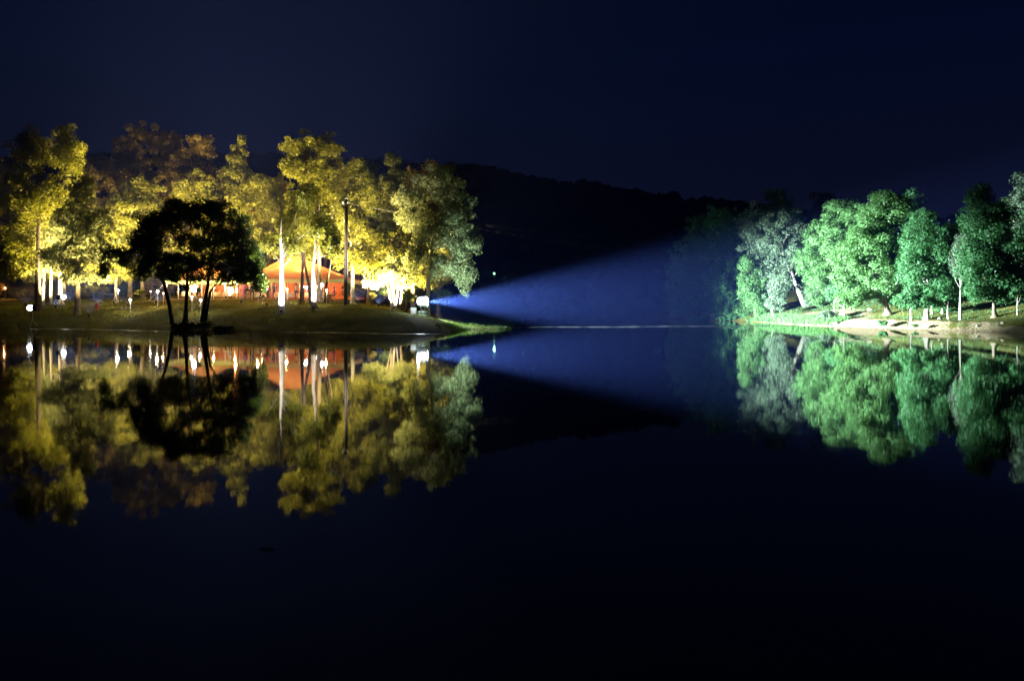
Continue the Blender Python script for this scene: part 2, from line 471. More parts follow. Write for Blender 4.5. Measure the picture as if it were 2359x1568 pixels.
def tree(label, base, env, leaf='olive', bark=None, r0=0.22, trunk=None, dens=1.0, size=0.17, rc=0.85, depth=1.0,
         name="broadleaf_tree", group=None, fill=1.0, extra_trunks=(), limbs=14, cat="tree", lean=0.0, roots=True, trunk_parts=1, dd=0.0):
    """base: foot of the tree; env: crown masses (X, Y, rx, ry) seen at the tree's distance"""
    base = Vector(base); d = base.y + dd
    if leaf in ('olive', 'brown', 'silver') and size > .12: size *= 1.12
    t_ = thing(name, base, label, cat, group)
    Cs = []; Ss = []
    area_t = 0
    for e_ in env:
        X, Y, rx, ry = e_[:4]; off = e_[4] if len(e_) > 4 else 0
        c = at(X, d, Y); c.y += off
        wx = rx/FPX*d; wz = ry/FPX*d; wy = min(max(wx, wz*0.6), max(wx, 1.5))*depth
        area = math.pi*wx*wz; area_t += area
        r_ = min(rc, 0.55*min(wx, wz))
        k = max(5, int(fill*1.5*area/(r_*r_)))
        u = rng.normal(size=(k, 3)); u /= np.linalg.norm(u, axis=1)[:, None]
        q = rng.random(k)**0.36
        out = rng.random(k) < (0.36 if size < .15 and leaf in ('green', 'lime', 'teal') else 0.30)
        q = np.where(out, 1.0 + 0.30*rng.random(k), q*0.96)
        p = u*q[:, None]*np.array([max(wx-r_*0.7, .1), max(wy-r_*0.7, .1), max(wz-r_*0.6, .1)])
        Cs.append(p + np.array(c)); Ss.append(r_*np.where(out, 0.35+0.35*rng.random(k), 0.55+0.6*rng.random(k)))
    C = np.concatenate(Cs); S = np.concatenate(Ss)
    g_ = height(C[:, 0], C[:, 1]); C[:, 2] = np.maximum(C[:, 2], g_ + S*0.9)
    cen = C.mean(0)
    topz = C[:, 2].max()
    m = MB()
    if trunk is None:
        tx = cen[0]
        hgt = (topz - base.z)
        end = Vector((tx*0.75 + base.x*0.25, base.y + (cen[1]-base.y)*0.6, base.z + hgt*0.82))
        pts = curve_pts(base, end, 7, 0.02)
    else:
        pts = [at(X, d, Y) for X, Y in trunk]; pts[0] = base.copy()
        end = pts[-1]
    pts = [p - base for p in pts]
    n_ = len(pts)
    rad = [r0*(1.0 - 0.86*(i/(n_-1))**0.9) for i in range(n_)]
    rad = [max(q, 0.02) for q in rad]
    if roots:
        p0 = pts[0]
        pts = [p0 - Vector((0, 0, 0.4)), p0 + Vector((0, 0, 0.02))] + [p0.lerp(pts[1], min(0.35, 0.45/max((pts[1]-p0).length, .1)))] + pts[1:]
        fl = 1.0 if r0 > .15 else .75
        rad = [r0*1.9*fl, r0*1.6*fl, r0*1.05] + rad[1:]
    m.tube(pts, rad, 9)
    trunk_top = pts
    # limbs to the leaf clusters
    order = np.argsort(-S)[:limbs*3]
    pick = random.sample(list(order), min(limbs, len(order)))
    for j in pick:
        c = Vector(C[j]) - base
        hz_ = math.hypot(c.x - pts[-1].x, c.y - pts[-1].y)
        tz = (c.z - 0.4 - 0.55*hz_)/max(pts[-1].z, .1) + random.uniform(-.08, .08)
        tz = max(random.uniform(.6, .8), min(0.96, tz))
        f = tz*(len(pts)-1); i0 = int(min(f, len(pts)-2)); a = pts[i0].lerp(pts[i0+1], f-i0)
        rr = rad[i0]*(1-(f-i0)) + rad[i0+1]*(f-i0)
        lp = curve_pts(a, c, 4, 0.07)
        lr = [max(rr*0.36*(1-i/4.6), 0.012) for i in range(5)]
        m.tube(lp, lr, 5, False)
        # twigs
        for _ in range(2):
            c2 = c + Vector((random.uniform(-1, 1), random.uniform(-1, 1), random.uniform(-.4, .8)))*S[j]*1.1
            m.tube([lp[3], lp[3].lerp(c2, .5)+Vector((0, 0, .05)), c2], [lr[3]*.6, lr[3]*.4, 0.008], 4, False)
    m.build("trunk", bark or BARK, t_)
    for tp in extra_trunks:
        mm_ = MB(); q = [at(X, d, Y) - base for X, Y in tp[1:]]
        q0 = at(tp[1][0], d); q[0] = Vector((q[0].x, q[0].y, q0.z - base.z - 0.25))
        mm_.tube(q, [tp[0]*(1-0.7*i/(len(q)-1)) for i in range(len(q))], 8)
        mm_.build("trunk", bark or BARK, t_)
    nl = int(area_t*360*dens*(0.17/size)**1.7)
    leaves("crown", C, S, LEAF[leaf], t_, nl, size)
    return t_

GR_NAME = "trees lit green by the searchlight on the right bank"
GB = "trees lit by yellow floodlights on the lawn"
def T(label, Xb, Yb, env, d=None, **k):
    b_ = at(Xb, d) if d else hit(Xb, Yb)
    if k.get('group') == GR_NAME:
        env = [(q[0], q[1]+2, q[2]*1.10, q[3]*1.08) + tuple(q[4:]) for q in env]; k.setdefault('fill', 1.25); k['size'] = k.get('size', .17)*.86; k['dens'] = k.get('dens', 1)*.95
    return tree(label, b_, env, **k)

# --- left wood, front rows
T("tall dark tree at the far left with a straight trunk beside the floodlight stand", 88, 700, [(70, 340, 52, 60), (150, 350, 50, 66), (60, 450, 60, 80), (45, 560, 58, 70), (120, 450, 45, 60), (20, 620, 40, 30)],
  d=79, leaf='olive', r0=0.30, trunk=[(88, 705), (87, 620), (89, 520), (92, 430), (100, 330)], dens=.8, bark=BARK_UNLIT, group=GB)
T("pale conical tree with its lower boughs brightly lit, right of the tall dark one", 178, 706, [(190, 430, 30, 40), (185, 490, 55, 50), (200, 560, 68, 50), (225, 500, 38, 34), (150, 600, 60, 40), (245, 590, 32, 24), (180, 635, 50, 22), (225, 640, 34, 18)],
  d=74, leaf='silver', r0=0.26, trunk=[(179, 708), (180, 640), (182, 540), (188, 440)], group=GB)
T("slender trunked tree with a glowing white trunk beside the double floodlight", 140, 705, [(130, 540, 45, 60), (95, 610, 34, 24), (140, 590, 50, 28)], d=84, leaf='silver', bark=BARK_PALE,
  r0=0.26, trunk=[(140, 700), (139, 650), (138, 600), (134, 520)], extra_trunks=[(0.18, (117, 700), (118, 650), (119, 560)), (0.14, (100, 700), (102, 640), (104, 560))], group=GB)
T("small leafy tree standing between the pale conical tree and the black silhouetted one", 268, 690, [(262, 560, 50, 52), (295, 500, 38, 40), (270, 620, 42, 34)], d=88, leaf='olive', r0=0.16, group=GB)
# --- left wood, background
for (lab, Xb, env, d, lf) in [
  ("brown topped tree peeking over the gap behind the far left tree", 205, [(215, 400, 60, 55), (210, 470, 70, 70), (240, 560, 70, 60)], 104, 'brown'),
  ("highest dark brown crown of the left wood, flat topped", 330, [(330, 318, 52, 42), (290, 360, 40, 50), (390, 340, 40, 45), (330, 430, 95, 80), (330, 540, 90, 60)], 106, 'brown'),
  ("dim tree behind the black silhouetted one with two small peaks", 450, [(462, 335, 40, 40), (440, 400, 60, 60), (480, 450, 70, 60), (420, 540, 70, 50)], 102, 'brown'),
  ("narrow spired tree standing against the sky left of the open gap", 552, [(557, 330, 12, 26), (545, 360, 26, 34), (540, 420, 50, 50), (575, 430, 34, 34), (530, 500, 50, 60)], 98, 'olive'),
  ("low dark red tinged tree at the foot of the sky gap", 620, [(618, 430, 50, 36), (600, 480, 50, 50)], 104, 'brown'),
  ("wide tree far back at the left edge under brown shade", 20, [(10, 430, 60, 60), (20, 540, 80, 80)], 106, 'brown'),
  ("back row tree glowing olive behind the left end of the white lamps", 300, [(300, 480, 60, 60), (320, 590, 80, 50)], 97, 'olive'),
  ("back row tree glowing yellow green above the smaller tent", 480, [(455, 440, 60, 50), (500, 520, 60, 70), (450, 590, 70, 40)], 96, 'olive'),
]:
    T(lab, Xb, 690, env, d=d, leaf=lf, r0=0.28, size=0.18, dens=1.1, group="trees in the back row of the left wood")
# --- around the large tent
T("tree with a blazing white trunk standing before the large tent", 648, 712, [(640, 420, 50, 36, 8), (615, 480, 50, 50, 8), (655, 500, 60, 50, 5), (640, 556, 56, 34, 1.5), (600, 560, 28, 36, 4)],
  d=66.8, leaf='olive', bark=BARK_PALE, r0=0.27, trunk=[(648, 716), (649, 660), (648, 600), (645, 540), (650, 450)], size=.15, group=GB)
T("tallest sunlit looking tree over the tent with a broad yellow crown", 735, 690, [(700, 340, 50, 44), (755, 350, 42, 48), (680, 385, 34, 40), (735, 420, 66, 60), (700, 480, 50, 50), (775, 470, 40, 60), (745, 545, 44, 44), (790, 570, 30, 40), (680, 560, 26, 26)],
  d=80, leaf='olive', r0=0.27, trunk=[(736, 690), (735, 620), (733, 520), (735, 420), (725, 350)], size=.16, group=GB)
T("tree with a white lit lower trunk at the right half of the tent front", 722, 712, [(735, 520, 40, 40), (765, 560, 34, 34), (715, 450, 36, 36)], d=67.2, leaf='olive', bark=BARK, r0=0.24,
  trunk=[(720, 716), (723, 660), (722, 620), (727, 560), (733, 480), (730, 420)], size=.15, group=GB)
T("forked tree whose two dark stems cross in front of the orange tent roof", 695, 688, [(690, 540, 30, 34), (708, 500, 30, 40)], d=73, leaf='olive', r0=0.19, bark=BARK_UNLIT,
  trunk=[(692, 690), (696, 640), (697, 600), (692, 560), (688, 500)], extra_trunks=[(0.17, (716, 690), (712, 660), (702, 610), (700, 560), (704, 500))], size=.15, group=GB)
T("slim tree with a bent dark stem before the right end of the tent", 752, 690, [(770, 540, 30, 36), (760, 490, 30, 34)], d=74, leaf='olive', r0=0.17, bark=BARK_UNLIT,
  trunk=[(748, 692), (750, 665), (756, 635), (763, 600), (766, 540)], size=.15, group=GB)
T("leafy tree right behind the tall black utility pole", 812, 688, [(830, 400, 44, 44), (860, 460, 60, 60), (815, 500, 50, 60), (850, 550, 50, 40), (830, 600, 46, 34), (780, 600, 20, 26)], d=80, leaf='olive', r0=0.22,
  trunk=[(812, 690), (812, 620), (818, 540), (830, 430)], bark=BARK_PALE, size=.16, group=GB)
T("tree with one pale upright tuft standing above the right part of the wood", 905, 688, [(903, 365, 22, 30), (905, 410, 36, 40), (880, 460, 50, 50), (925, 500, 50, 60), (890, 550, 60, 50), (930, 590, 50, 40), (870, 600, 46, 36)], d=79, leaf='olive', r0=0.26,
  extra_trunks=[(0.2, (924, 692), (926, 640), (925, 560)), (0.16, (936, 690), (938, 640), (940, 560))], size=.16, group=GB)
T("big spreading tree at the right tip of the wood, its outer boughs lit blue green", 984, 690, [(1000, 420, 62, 52), (950, 470, 50, 60), (1050, 470, 50, 60), (1010, 530, 80, 60), (1070, 560, 52, 50), (1075, 630, 34, 40), (1075, 668, 16, 18), (960, 590, 40, 40), (1020, 610, 50, 36)],
  d=72, leaf='silver', r0=0.24, trunk=[(984, 700), (986, 650), (992, 600), (1000, 520), (1005, 440)], size=.15, dens=.9, group=GB, rc=.8)
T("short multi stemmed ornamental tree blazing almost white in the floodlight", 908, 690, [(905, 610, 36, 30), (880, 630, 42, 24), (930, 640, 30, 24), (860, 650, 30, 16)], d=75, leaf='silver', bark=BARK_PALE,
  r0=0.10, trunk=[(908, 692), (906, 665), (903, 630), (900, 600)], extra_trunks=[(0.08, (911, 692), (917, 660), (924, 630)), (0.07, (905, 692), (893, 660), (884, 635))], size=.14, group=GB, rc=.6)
for (lab, Xb, env, d, lf) in [
  ("dark crown rising at the back between the pale tuft and the tip", 975, [(985, 400, 50, 36), (1040, 410, 36, 34), (960, 470, 70, 60)], 98, 'brown'),
  ("back row tree filling the wood behind the tent peak", 690, [(640, 470, 60, 60), (700, 560, 70, 40), (760, 560, 60, 40)], 100, 'olive'),
  ("back row tree filling the wood behind the utility pole", 830, [(800, 430, 60, 50), (840, 520, 70, 60), (850, 610, 80, 50)], 96, 'olive'),
  ("dim back row tree behind the spreading tree at the tip", 1010, [(1010, 480, 80, 60), (980, 580, 70, 60)], 90, 'brown'),
]:
    T(lab, Xb, 690, env, d=d, leaf=lf, r0=0.28, size=0.2, dens=.8, group="trees in the back row of the left wood")
for (lab, Xb, env, d, lf) in [
  ("middle row tree with a ragged olive crown right of the far left tree", 150, [(170, 480, 60, 60), (120, 560, 60, 60), (60, 600, 60, 50), (110, 620, 70, 34), (190, 610, 50, 34)], 92, 'olive'),
  ("middle row tree showing over the left shoulder of the silhouetted tree", 330, [(330, 450, 50, 50), (290, 520, 60, 50), (360, 520, 60, 60), (270, 610, 70, 40), (350, 600, 60, 40)], 94, 'olive'),
  ("middle row tree showing over the right shoulder of the silhouetted tree", 575, [(560, 480, 46, 50), (590, 540, 50, 50), (530, 560, 46, 40), (600, 600, 34, 26)], 90, 'olive'),
  ("middle row tree with a bright yellow flank left of the tent peak", 618, [(600, 430, 34, 34), (625, 480, 46, 46), (610, 560, 50, 36)], 97, 'olive'),
  ("middle row tree between the utility pole and the pale upright tuft", 850, [(840, 430, 50, 50), (870, 520, 60, 60), (820, 600, 46, 46), (900, 590, 60, 50)], 86, 'olive'),
  ("middle row tree glowing behind the searchlight and the shaggy bush", 950, [(940, 470, 50, 50), (960, 560, 60, 60), (930, 630, 60, 36), (1000, 640, 40, 30), (970, 650, 50, 26), (1030, 600, 50, 50)], 82, 'olive'),
  ("middle row tree behind the two white lit trunks", 745, [(790, 420, 40, 50), (770, 500, 50, 50), (700, 520, 40, 40), (820, 550, 40, 50)], 97, 'olive'),
]:
    T(lab, Xb, 690, env, d=d, leaf=lf, r0=0.26, size=0.18, dens=.8, group="trees in the middle row of the left wood")
# --- the silhouetted tree at the water's edge
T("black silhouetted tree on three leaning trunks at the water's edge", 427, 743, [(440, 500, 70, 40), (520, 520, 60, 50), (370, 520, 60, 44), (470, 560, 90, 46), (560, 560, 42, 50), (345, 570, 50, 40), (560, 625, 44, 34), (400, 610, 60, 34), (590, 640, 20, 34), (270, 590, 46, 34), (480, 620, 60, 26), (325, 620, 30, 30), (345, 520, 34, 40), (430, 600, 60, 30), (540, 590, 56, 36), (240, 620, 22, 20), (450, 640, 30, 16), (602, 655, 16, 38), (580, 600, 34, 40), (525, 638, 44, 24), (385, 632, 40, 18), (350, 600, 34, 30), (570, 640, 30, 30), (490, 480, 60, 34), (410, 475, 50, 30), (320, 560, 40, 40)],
  leaf='dark', bark=BARK_UNLIT, r0=0.2, trunk=[(427, 746), (429, 700), (431, 650), (434, 600), (445, 540)],
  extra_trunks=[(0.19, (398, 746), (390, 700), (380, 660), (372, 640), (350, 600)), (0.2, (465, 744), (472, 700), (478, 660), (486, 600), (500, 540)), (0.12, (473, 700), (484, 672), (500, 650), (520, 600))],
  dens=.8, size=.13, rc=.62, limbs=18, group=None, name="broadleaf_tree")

# --- right bank
GR = "trees lit green by the searchlight on the right bank"
T("dim blue tree farthest left on the right bank", 1600, 735, [(1625, 540, 46, 50), (1585, 600, 44, 60), (1595, 680, 60, 56), (1645, 620, 56, 66), (1562, 660, 30, 60), (1620, 700, 70, 34)], d=109, leaf='green', r0=.3, size=.2, group=GR)
T("dim dark green tree with the highest top of the unlit ones", 1675, 735, [(1670, 505, 46, 40), (1685, 570, 56, 60), (1660, 660, 60, 70), (1705, 640, 50, 60), (1690, 700, 50, 34)], d=103, leaf='green', r0=.3, size=.2, group=GR)
T("grey green tree with a bare pale leaning trunk at the left of the lit bank", 1857, 720, [(1770, 500, 60, 44), (1830, 530, 30, 50), (1760, 560, 56, 46), (1810, 580, 46, 46), (1868, 660, 30, 46), (1775, 640, 44, 36), (1720, 520, 26, 30), (1845, 580, 24, 40)], d=93, leaf='teal', bark=BARK_PALE, r0=.32,
  trunk=[(1858, 738), (1850, 700), (1834, 660), (1822, 625), (1806, 590), (1790, 530)], size=.17, group=GR, limbs=24)
T("low bushy yellow green tree hanging over the water left of the lit bank", 1740, 735, [(1728, 650, 32, 40), (1740, 698, 42, 38), (1716, 610, 16, 30)], d=92, leaf='lime', r0=.16, size=.16, group=GR)
T("small grey tree on a leaning white stem right at the waterline", 1785, 740, [(1785, 680, 30, 34), (1800, 650, 28, 26)], d=86, leaf='teal', bark=BARK_PALE, r0=.09, trunk=[(1785, 745), (1778, 722), (1775, 700), (1780, 670)], size=.15, group=GR, rc=.6)
T("dark crown sticking up behind the grey green tree", 1795, 720, [(1785, 445, 26, 18), (1800, 475, 34, 30), (1830, 500, 22, 30)], d=112, leaf='green', r0=.25, size=.2, group=GR, dens=.8)
T("thin topped tree with bare twigs between two lit crowns", 1880, 720, [(1872, 448, 10, 10), (1900, 450, 22, 14), (1890, 480, 30, 24), (1900, 530, 40, 40)], d=105, leaf='dark', bark=BARK_PALE, r0=.22, size=.2, group=GR, dens=.6, limbs=20)
T("mid height tree with a rounded green top above a thick white trunk", 1937, 720, [(1935, 490, 44, 38), (1900, 560, 44, 60), (1950, 560, 50, 50), (1890, 640, 44, 50), (1930, 660, 50, 36), (1960, 500, 34, 44), (1880, 690, 24, 16), (1860, 600, 30, 40)], d=84, leaf='lime', r0=.2, trunk=[(1942, 738), (1938, 700), (1932, 650), (1935, 560)], bark=BARK_PALE, size=.16, group=GR)
T("largest bright green tree of the right bank with the tallest peak", 2045, 738, [(2040, 480, 50, 44), (2075, 470, 26, 36), (1990, 560, 60, 60), (2050, 570, 60, 60), (2010, 640, 70, 50), (2080, 620, 40, 50), (1970, 670, 50, 34), (2010, 510, 40, 44), (1945, 600, 40, 50), (2035, 450, 30, 22), (1950, 690, 34, 20), (2060, 680, 40, 22)], d=71, leaf='lime', r0=.3,
  trunk=[(2048, 742), (2042, 710), (2036, 680), (2035, 600), (2040, 500)], bark=BARK, size=.15, group=GR)
T("dark backed crown just right of the tallest peak", 2090, 700, [(2100, 470, 30, 36), (2110, 520, 36, 44), (2150, 560, 40, 50)], d=92, leaf='green', r0=.26, size=.18, group=GR, dens=.8)
T("bright green tree with drooping boughs over a white trunk", 2133, 740, [(2115, 530, 44, 40), (2130, 590, 56, 50), (2140, 650, 60, 40), (2090, 690, 36, 20), (2130, 690, 44, 20), (2095, 600, 36, 50), (2160, 620, 40, 60), (2125, 500, 30, 24)], d=66, leaf='green', r0=.22, bark=BARK_PALE,
  trunk=[(2135, 746), (2134, 710), (2130, 660), (2125, 580)], size=.14, group=GR)
T("green tree right of the white trunked one with low leafy skirt", 2170, 735, [(2200, 540, 40, 40), (2210, 600, 50, 50), (2200, 660, 50, 36), (2180, 698, 30, 20), (2180, 570, 40, 50), (2235, 620, 36, 60)], d=67, leaf='green', r0=.11, size=.15, bark=BARK_PALE, group=GR,
  trunk=[(2172, 742), (2171, 710), (2174, 660), (2190, 580)])
T("dark green tree filling the right end with a lit pointed top", 2291, 740, [(2255, 450, 28, 34), (2240, 500, 36, 44), (2300, 490, 40, 50), (2320, 560, 60, 60), (2270, 590, 50, 60), (2310, 650, 60, 44), (2250, 665, 34, 30), (2280, 520, 46, 50), (2340, 600, 50, 60), (2230, 600, 34, 60)], d=62, leaf='green', r0=.2,
  trunk=[(2290, 752), (2289, 715), (2288, 660), (2280, 560)], bark=BARK, size=.15, group=GR)
T("pale crowned tree cut by the right edge of the photo", 2352, 720, [(2352, 430, 24, 36), (2340, 465, 34, 22), (2360, 540, 50, 60), (2370, 640, 50, 60)], d=70, leaf='teal', r0=.16, bark=BARK, size=.16, group=GR,
  trunk=[(2354, 735), (2354, 700), (2356, 600), (2354, 500)])
T("tall pole straight tree trunk with pale bark left of the dark tree", 2211, 745, [(2212, 600, 26, 40), (2222, 560, 26, 30)], d=63.5, leaf='teal', bark=BARK_PALE, r0=.11, trunk=[(2210, 748), (2211, 700), (2212, 655), (2214, 580)], size=.14, group=GR, rc=.6)
GS = "slender pale trunks on the right bank"
for (lab, X, Yb, Yt, dd_, r_) in [
  ("thin curved sapling at the clay edge left of the bright green tree", 2098, 742, 690, 68, .07),
  ("pale sapling stem standing behind the white trunked tree", 2146, 724, 680, 76, .08),
  ("slim white sapling stem in the middle of the grass slope", 2183, 735, 690, 71, .07),
  ("far thin stem at the right edge of the grass slope", 2343, 726, 680, 66, .06),
  ("pale stem leaning left in the bright clay patch", 1922, 722, 690, 82, .09),
  ("short forked stem above the clay bank, left of the thick trunk", 1944, 735, 680, 76, .10)]:
    b_ = hit(X, Yb, 50, 110)
    T(lab, X, Yb, [(X+4, Yt-22, 24, 22), (X-8, Yt-8, 18, 12)], d=b_.y, leaf='green', bark=BARK_PALE, r0=r_, trunk=[(X, Yb), (X-1, (Yb+Yt)/2), (X+3, Yt-20)], size=.14, group=GS, rc=.5, limbs=4)
# --- rows deeper in the right wood
for (lab, Xb, env, d) in [
  ("back row tree between the grey green tree and the rounded top", 1860, [(1860, 560, 60, 60), (1850, 650, 60, 50)], 112),
  ("back row tree behind the largest bright green tree", 2000, [(1990, 540, 60, 50), (2010, 640, 80, 50)], 98),
  ("back row tree filling the notch behind the drooping boughs", 2170, [(2160, 560, 50, 46), (2170, 650, 70, 40)], 86),
  ("back row tree behind the dark one at the right end", 2330, [(2330, 520, 70, 60), (2340, 620, 70, 50)], 80)]:
    T(lab, Xb, 700, env, d=d, leaf='green', r0=0.28, size=0.2, dens=.8, group="trees in the back row of the right wood")

# --- bushes
def bush(label, X, Y, env, d, leaf='olive', size=.11, group=None, cat="bush"):
    return T(label, X, Y, env, d=d, leaf=leaf, r0=.04, size=size, rc=.4, dens=1.8, limbs=6, name="round_bush", cat=cat, roots=False, group=group)
bush("round clipped bush lit olive on the lawn left of the blazing ornamental tree", 859, 690, [(859, 679, 11, 11)], 78)
bush("shaggy bush at the lawn end just left of the searchlight", 948, 695, [(945, 684, 18, 12), (936, 676, 14, 12)], 73, 'silver')
bush("low hedge clump under the pale conical tree", 215, 690, [(220, 668, 40, 14)], 95)
bush("dark hedge clump at the left edge behind the orange lamp", 40, 690, [(48, 672, 34, 16)], 92, 'brown')
bush("bright yellow shrub between the white lamps", 325, 690, [(322, 672, 14, 8)], 84)
bush("dark fern like shrub right of the round clipped bush", 885, 690, [(885, 672, 16, 16)], 82, 'dark')
bush("broad teal shrub at the water's edge below the thick white trunk", 1905, 745, [(1905, 724, 26, 12)], 74, 'teal')
bush("green shrub on the clay edge below the thick shaded trunk", 2033, 752, [(2033, 742, 13, 9)], 66.5, 'green')
bush("small green tuft bush at the clay edge under the white trunk", 2108, 752, [(2108, 749, 9, 4)], 63.6, 'green', .09)

for (lab, X, Y, rx, ry, d, lf) in [
  ("dark understorey shrub at the far left behind the shore stand", 20, 665, 60, 22, 99, 'brown'), ("dark understorey shrub behind the glowing trunks", 120, 660, 60, 26, 100, 'olive'),
  ("dark understorey shrub behind the pale conical tree", 205, 655, 60, 28, 101, 'olive'), ("dark understorey shrub behind the leftmost white lamps", 300, 660, 60, 24, 101, 'dark'),
  ("dark understorey shrub left of the smaller tent", 365, 655, 40, 26, 100, 'brown'), ("understorey shrub behind the gap between the tents", 550, 660, 40, 22, 103, 'olive'),
  ("understorey shrub right of the large tent", 830, 660, 46, 24, 93, 'dark'), ("understorey shrub at the back of the lawn end", 930, 660, 50, 24, 90, 'olive'),
  ("understorey shrub hanging over the bank behind the searchlight", 1010, 680, 34, 22, 78, 'dark')]:
    T(lab, X, 690, [(X, Y, rx, ry), (X-rx*.4, Y+6, rx*.6, ry*.8), (X+rx*.5, Y+4, rx*.5, ry*.9)], d=d, leaf=lf, r0=.05, size=.15, rc=.6, limbs=6, name="round_bush", cat="bush", roots=False, group="understorey shrubs behind the lawn")
bush("dark waterside clump at the foot of the leaning trunks", 430, 754, [(412, 750, 18, 8), (436, 749, 14, 9), (466, 751, 20, 8)], hit(430, 754).y, 'dark')
bush("dark waterside clump right of the leaning trunks", 520, 757, [(505, 755, 16, 7), (530, 757, 12, 5)], hit(520, 757).y, 'dark')
bush("dim shrub on the dark part of the right shore under the unlit trees", 1640, 735, [(1640, 728, 34, 10), (1600, 731, 26, 8)], 101, 'green')
bush("dim shrub hanging to the water left of the bushy yellow green tree", 1690, 737, [(1690, 728, 28, 12), (1665, 733, 16, 7)], 97, 'green')
# weeds, reeds and grass: nobody could count them
def weeds(name, label, P, h, wd, leaf):
    n_ = len(P)
    a = rng.random(n_)*6.283; ln = rng.normal(size=(n_, 2))*0.35
    hh = h*(0.5+rng.random(n_))
    ux = np.stack([np.cos(a), np.sin(a), np.zeros(n_)], 1)*wd*(0.6+rng.random(n_))[:, None]
    top = P + np.stack([ln[:, 0]*hh, ln[:, 1]*hh, hh], 1)
    V = np.stack([P-ux, P+ux, top], 1).reshape(-1, 3)
    me = npmesh(name, V, np.arange(n_*3).reshape(-1, 3)); me.materials.append(LEAF[leaf])
    return props(link(bpy.data.objects.new(name, me)), label, kind="stuff")
def strewn(n_, x0, x1, y0, y1, smin, smax, poly, clump=1.0):
    x = rng.uniform(x0, x1, n_); y = rng.uniform(y0, y1, n_)
    s = sdist(x, y, poly); ok = (s > smin) & (s < smax) & (wob(x*1.1, y*1.1) + clump > rng.random(n_)*1.2-.2)
    x, y = x[ok], y[ok]; z = height(x, y)
    ok = z > 0.0; return np.stack([x[ok], y[ok], z[ok]-0.02], 1)
weeds("grass", "grass tufts along the left shore and the spit", strewn(60000, -50, 1, 54, 84, 0.0, 5, LEFT, .3), 0.16, 0.018, 'olive')
weeds("grass", "taller grass on the low spit at the end of the lawn", strewn(9000, -6, 1, 60, 70, -0.05, 2.2, LEFT, .6), 0.20, 0.02, 'dark')
weeds("grass", "mown lawn grass around the tents", strewn(80000, -52, -5, 62, 100, 4, 50, LEFT, .8), 0.10, 0.02, 'olive')
weeds("grass", "grass on the slope of the right bank", strewn(80000, 26, 52, 46, 100, 2.0, 18, RIGHT, .3), 0.12, 0.02, 'green')
weeds("weeds", "bright green weeds along the waterline of the right bank", strewn(26000, 27, 33, 72, 92, -0.1, 1.6, RIGHT, .9), 0.34, 0.05, 'lime')
weeds("weeds", "sparse weeds on the clay edge of the right bank", strewn(5000, 28, 40, 46, 74, 0.0, 1.2, RIGHT, -.1), 0.22, 0.04, 'green')

# far wood on the hill
n_ = 2600
x = rng.uniform(-210, 170, n_); y = rng.uniform(214, 330, n_)
z = height(x, y); ok = (z > 0.5) & ~((np.abs(x + 5.1*y/222) < 7) & (y < 226)); x, y, z = x[ok], y[ok], z[ok]
Cc = np.stack([x, y, z + rng.uniform(2.0, 4.2, len(x))], 1)
rad_ = rng.uniform(2.4, 4.8, len(x))
nu, nv = 9, 5
V = []; Fq = []
for k in range(len(x)):
    ph = rng.random(2)*6.28
    o0 = k*nu*nv
    for b_ in range(nv):
        el = -0.5 + 2.07*b_/(nv-1)
        for a_ in range(nu):
            an = 2*math.pi*a_/nu
            r_ = rad_[k]*(1 + .16*math.sin(3*an+ph[0]+el*2) + .10*math.sin(5*an+ph[1]-el*3) + rng.uniform(-.06, .06))
            V.append((Cc[k][0]+r_*math.cos(el)*math.cos(an), Cc[k][1]+r_*math.cos(el)*math.sin(an), Cc[k][2]+r_*math.sin(el)*1.05))
    for b_ in range(nv-1):
        for a_ in range(nu):
            c_ = (a_+1) % nu
            Fq.append((o0+b_*nu+a_, o0+b_*nu+c_, o0+b_*nu+nu+c_, o0+b_*nu+nu+a_))
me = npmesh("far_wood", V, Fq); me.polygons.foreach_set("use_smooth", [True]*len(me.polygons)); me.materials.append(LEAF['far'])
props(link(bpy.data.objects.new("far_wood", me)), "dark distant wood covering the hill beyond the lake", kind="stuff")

# ------------------------------------------------------------------ stones on the shore
def stone(loc, s, label, rz=0):
    m = MB(); prof = [(s*.5, -s*.25), (s*.9, 0), (s*.8, s*.35), (s*.35, s*.6)]
    m.lathe((0, 0, 0), prof, 7)
    m.v = [(vx*(1+.3*math.sin(vx*9+rz)), vy*(.8+.2*math.cos(vy*7+rz)), vz*(1+.3*math.sin(vx*5+vy*4))) for vx, vy, vz in m.v]
    m.sm = [False]*len(m.f)
    o = m.build("stone", STONE); o.location = loc; o.rotation_euler = (0, 0, rz)
    return props(o, label, "stone", "loose stones on the right bank")
for (X, Y, s, lab) in [(2163, 735, .22, "small pale stone on the grass right of the white trunk"), (2309, 745, .2, "small pale stone lying between the pole straight and the dark tree"),
        (1925, 748, .35, "pale rock at the foot of the clay bank by the weeds"), (2002, 715, .3, "rock on the slope above the clay bank"),
        (2250, 752, .2, "little stone at the edge of the clay under the pole straight trunk")]:
    p = hit(X, Y, 50, 110); stone(p, s, lab, random.random()*6)

